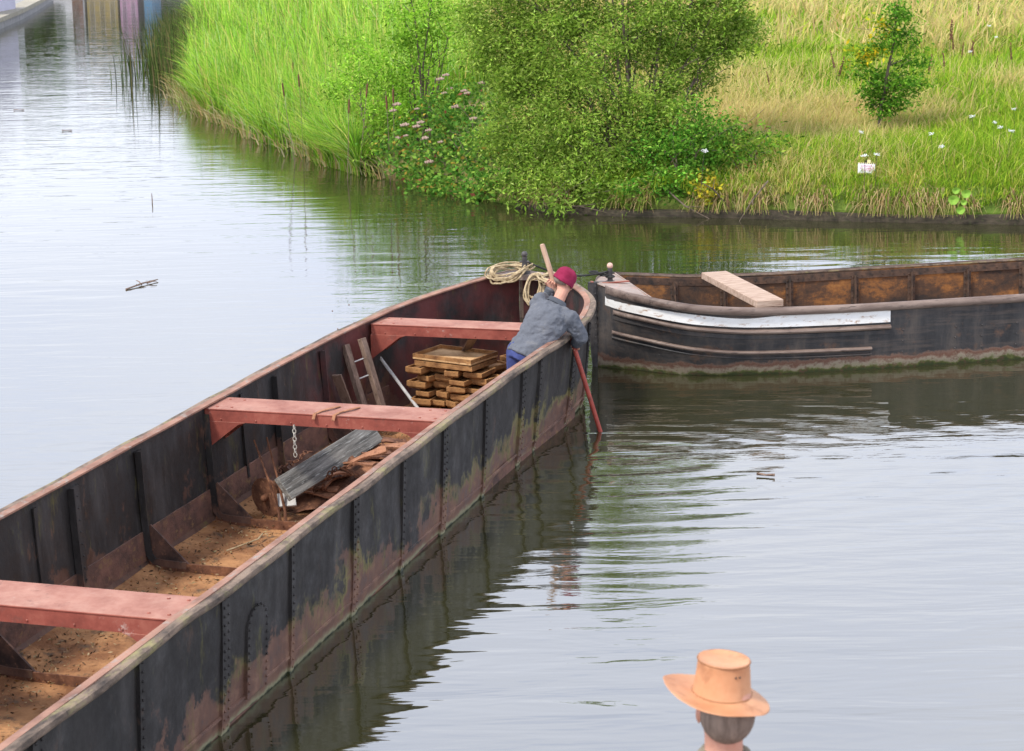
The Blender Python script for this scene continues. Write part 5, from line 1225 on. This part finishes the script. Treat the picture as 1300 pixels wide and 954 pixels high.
for s_,e_,w_ in arms: limb(g,[s_.lerp(ch,.3),s_,s_.lerp(e_,.5),e_],[.07,.075,.068,.06]); limb(g,[e_,e_.lerp(w_,.9)],[.06,.048])
g.v=[tuple(i2@Vector(v)) for v in g.v]; body_from(g,'shirt',M['shirt'],p2,.012,3,(.02,.09))
g=MB(); g.loft([ring(pel-up*.12,r2_,f2,.165,.125),ring(pel+up*.03,r2_,f2,.165,.125)])
for sgn in(-1,1):
    hp=pel+r2_*sgn*.09; kn=hp-up*.42+f2*.02; an=o2+r2_*sgn*.12+up*.07; limb(g,[hp,hp.lerp(kn,.5),kn,kn.lerp(an,.4),an],[.10,.092,.075,.072,.065])
g.v=[tuple(i2@Vector(v)) for v in g.v]; body_from(g,'trousers',M['dark'],p2,.012,3,(.015,.09))
for sgn in(-1,1):
    ft=r2_*sgn*.12; g=MB(); limb(g,[ft+up*.12,ft+up*.05],[.05,.05]); limb(g,[ft-f2*.05+up*.04,ft+f2*.17+up*.035],[.042,.035]); body_from(g,'shoe',M['rust'],p2,.01,2)
g=MB(); g.sph((0,-.03,-.01),.093,16,10,(.90,.92,.95),i2@hM); body_from(g,'hair',M['hair'],p2,.01,1)
# leather hat: flat dented crown, stitched top edge, wide drooping brim
hat=bpy.data.objects.new('leather_hat',None); 
Mh=i2@hatM; N=48
def hr(r_,z,k=0,dent=0): return [Mh@Vector((math.cos(q)*r_*.93,math.sin(q)*r_*1.10,z+dent*(abs(math.sin(q))**2))) for q in[2*math.pi*i/N for i in range(N)]]
g=MB(); crown_=[hr(.006,-.006),hr(.035,-.005),hr(.06,-.003),hr(.076,.001),hr(.0815,.004),hr(.0835,-.001),hr(.0825,-.008),hr(.0840,-.03),hr(.0880,-.06),hr(.0925,-.09),hr(.0950,-.096)]
g.strip(crown_,wrap=True); g.add(crown_[0],[tuple(range(N))])
def br_(r_,z): # brim raised at the sides, dipping front and back, lower on the right
    out=[]
    for i in range(N):
        q=2*math.pi*i/N; e_=(r_-.095)/.075; c_=math.cos(q); up_=.030*abs(c_)**2*e_ if c_<0 else -.035*abs(c_)**2*e_; out.append(Mh@Vector((c_*r_*(.95+(.10*e_ if c_<0 else -.10*e_)),math.sin(q)*r_*1.05,z+up_-.014*abs(math.sin(q))*e_)))
    return out
bt=[br_(.0950,-.096),br_(.110,-.099),br_(.130,-.099),br_(.150,-.097),br_(.166,-.095),br_(.168,-.098),br_(.150,-.101),br_(.125,-.104),br_(.094,-.103)]
g.strip(bt,wrap=True)
ht=g.build('leather_hat',M['leather'],p2,smooth=True); tx=bpy.data.textures.new('hat_creases','CLOUDS'); tx.noise_scale=.07; md_=ht.modifiers.new('d','DISPLACE'); md_.texture=tx; md_.strength=.007
g=MB()
for (r_,z,rr) in((.0838,.001,.0022),(.0945,-.098,.0035)): g.tube(hr(r_,z),rr,6,closed=True)
g.build('stitched_seam',noisy('brown_stitching',(.22,.09,.035),(.30,.13,.05),20,.6,.2,.002),ht,smooth=True)
g=MB()
for q in(-1.22,-1.05): g.sph(tuple(Mh@Vector((math.cos(q)*.0845*.93,math.sin(q)*.0845*1.10,-.026))),.0032,8,6)
g.build('eyelet',M['black'],ht)
# quay the hatted person stands on
g=MB(); g.box((5.2,1.6,qz-.6),(15.2,12.0,1.2)); tag(g.build('quay',M['paving']),kind='structure')
g=MB(); g.box((5.2,7.55,qz-.09),(15.3,.36,.22),b=.03); tag(g.build('quay_coping',M['copingst']),kind='structure')
g=MB(); g.box((5.2,7.585,qz-1.9),(15.1,.10,3.4)); tag(g.build('quay_wall',M['concrete']),kind='structure')

# ------------------------------------------------------------------ far left bank and the buildings beyond the frame, seen in the water
LB=[(-17.5,-40),(-17.5,10),(-17.8,40),(-18.5,60),(-20.5,75),(-24.4,97),(-25.7,107),(-27.7,120),(-30.2,135),(-34,150)]
g=MB(); rws=[]
for i,(x,y) in enumerate(LB):
    rws.append([(x,y,-.6),(x,y,.50),(x-.7,y,.52),(x-60,y-10,.5)])
g.strip(rws); tag(g.build('left_towpath',M['concrete']),kind='structure')
g=MB(); g.strip([[(x+.08,y,.34),(x+.08,y,.56),(x-.9,y,.56),(x-.9,y,.34)] for x,y in LB],wrap=True); tag(g.build('left_coping',M['copingst']),kind='structure')
g=MB(); g.strip([[(-90,150,.5),(-34,150,.5),(-22,152,.5)],[(-90,400,.5),(-34,400,.5),(-22,400,.5)]]); g.strip([[(-90,150,.5),(-34,150,.5),(-22,152,.5)],[(-90,150,-.5),(-34,150,-.5),(-22,152,-.5)]]); tag(g.build('far_bank',M['concrete']),kind='structure')
def hut(name,x0,x1,y,d,h,m,label,cat_='building',door=None,roofh=.8,win=2):
    root=empty(name,Vector(((x0+x1)/2,y,.5)),label,cat_); w_=x1-x0
    MB().box((0,d/2,h/2),(w_,d,h)).build('wall',M[m],root)
    g=MB(); g.add([(-w_/2-.2,-.2,h),(w_/2+.2,-.2,h),(w_/2+.2,d+.2,h),(-w_/2-.2,d+.2,h),(-w_/2-.2,d/2,h+roofh),(w_/2+.2,d/2,h+roofh)],[(0,1,5,4),(2,3,4,5),(0,4,3),(1,2,5),(0,3,2,1)]); g.build('roof',M['roof'],root)
    for k in range(win):
        x=-w_/2+w_*(k+.5)/win; f_=MB().box((x,-.03,h*.55),(min(.9,w_/win*.5),.06,1.0)).build('window',M['render'],root); MB().box((x,-.075,h*.55),(min(.75,w_/win*.42),.02,.85)).build('pane',M['glass'],f_)
    if door: MB().box((w_*.3,-.04,1.0),(.8,.08,2.0)).build('door',M[door],root)
    return root
hut('lilac_building',-30.1,-26.2,100,8,3.0,'lilac','pale lilac building on the left towpath, nearest the camera',win=2)
hut('white_building',-42.5,-33.0,130,8,2.6,'render','long white building on the left towpath behind the stone quay edge',door='brown',win=4)
hut('navy_building',-35.7,-34.3,152,6,4.6,'navy','narrow navy blue building at the far end of the canal',win=1)
hut('white_cottage',-34.2,-31.7,152,6,2.7,'render','small white cottage with brown door at the far end of the canal',door='brown',win=2)
hut('yellow_hut',-31.5,-29.2,152,4,2.5,'yellow','yellow boarded hut beside the white cottage across the canal',win=3)
hut('pink_hut',-29.0,-27.7,152,4,2.3,'pink','pink boarded hut right of the yellow one across the canal',win=2)
hut('blue_hut',-27.2,-26.6,152,4,2.1,'bluep','slim sky blue hut at the right end of the far row',win=0)
k=0
for (x,y,r_,h,lab) in [(-38.5,162,2.6,7.2,'leafy green tree behind the navy building'),(-34,165,2.8,7.4,'leafy green tree behind the white cottage'),(-30,163,2.6,7.0,'leafy green tree behind the yellow hut'),(-26.5,162,2.2,5.6,'leafy green tree behind the slim blue hut'),(-37.5,143,2.6,6.6,'tall green tree behind the long white building'),(-33.6,143,2.2,6.0,'green tree at the end of the long white building'),(-22.5,160,2.0,4.2,'small green tree at the right end of the far bank')]:
    cs=[((x+rnd.gauss(0,r_*.35),y+rnd.gauss(0,r_*.3),.5+h*q),r_*(.7-.25*q),h*.2,1) for q in(.25,.35,.5,.62,.75,.88)]
    plant('canalside_tree',(x,y,.5),cs,lab,'tree','trees along the far bank',nper=36,size=.55,asp=.6,cols=[(.05,.13,.018),(.09,.19,.022),(.035,.08,.014)],sub=12,sg=.4,r0=.14,twigs=1); k+=1

# ------------------------------------------------------------------ bits floating on the water
def leaf_float(px,py,sz,label):
    p=P(px,py,.012); g=MB(); rws=[]
    for i in range(7):
        q=i/6; w_=sz*.13*math.sin(math.pi*min(.98,q+.02))+.002; rws.append([(q*sz-sz/2,-w_,.02*abs(q-.5)+.006),(q*sz-sz/2,0,.0),(q*sz-sz/2,w_,.03*abs(q-.5)+.008)])
    g.strip(rws); g.strip([[(a,b_,c-.003) for a,b_,c in r_] for r_ in rws]); o=g.build('floating_leaf',M['leanwood']); o.location=p; o.rotation_euler=(0,0,rnd.uniform(-.5,.5)); tag(o,label,'leaf')
def floater(name,px,py,parts,m,label,cat_):
    p=P(px,py,.01); g=MB()
    for a,b,r_ in parts: g.tube([a,tuple((Vector(a)+Vector(b))/2+Vector((0,.02,.01))),b],[r_,r_,r_*.6],5)
    o=g.build(name,m); o.location=p; tag(o,label,cat_)
floater('floating_twig',180,362,[((-.16,-.3,0),(.16,.35,.01),.012),((.0,0,0),(-.12,.25,.02),.008),((.05,.1,0),(.18,.15,.02),.008)],M['leanwood'],'small broken twig floating in the open water left of the barge','twig')
floater('floating_twig',193,258,[((0,0,-.1),(.0,.02,.17),.010)],M['leanwood'],'thin stick poking upright out of the open water at left','stick')
leaf_float(24,140,.30,'brown leaf floating far out on the left water')
leaf_float(85,166,.24,'small dark leaf floating on the left water, right of the brown one')
leaf_float(972,604,.16,'thin dark leaf floating on the open water at right')
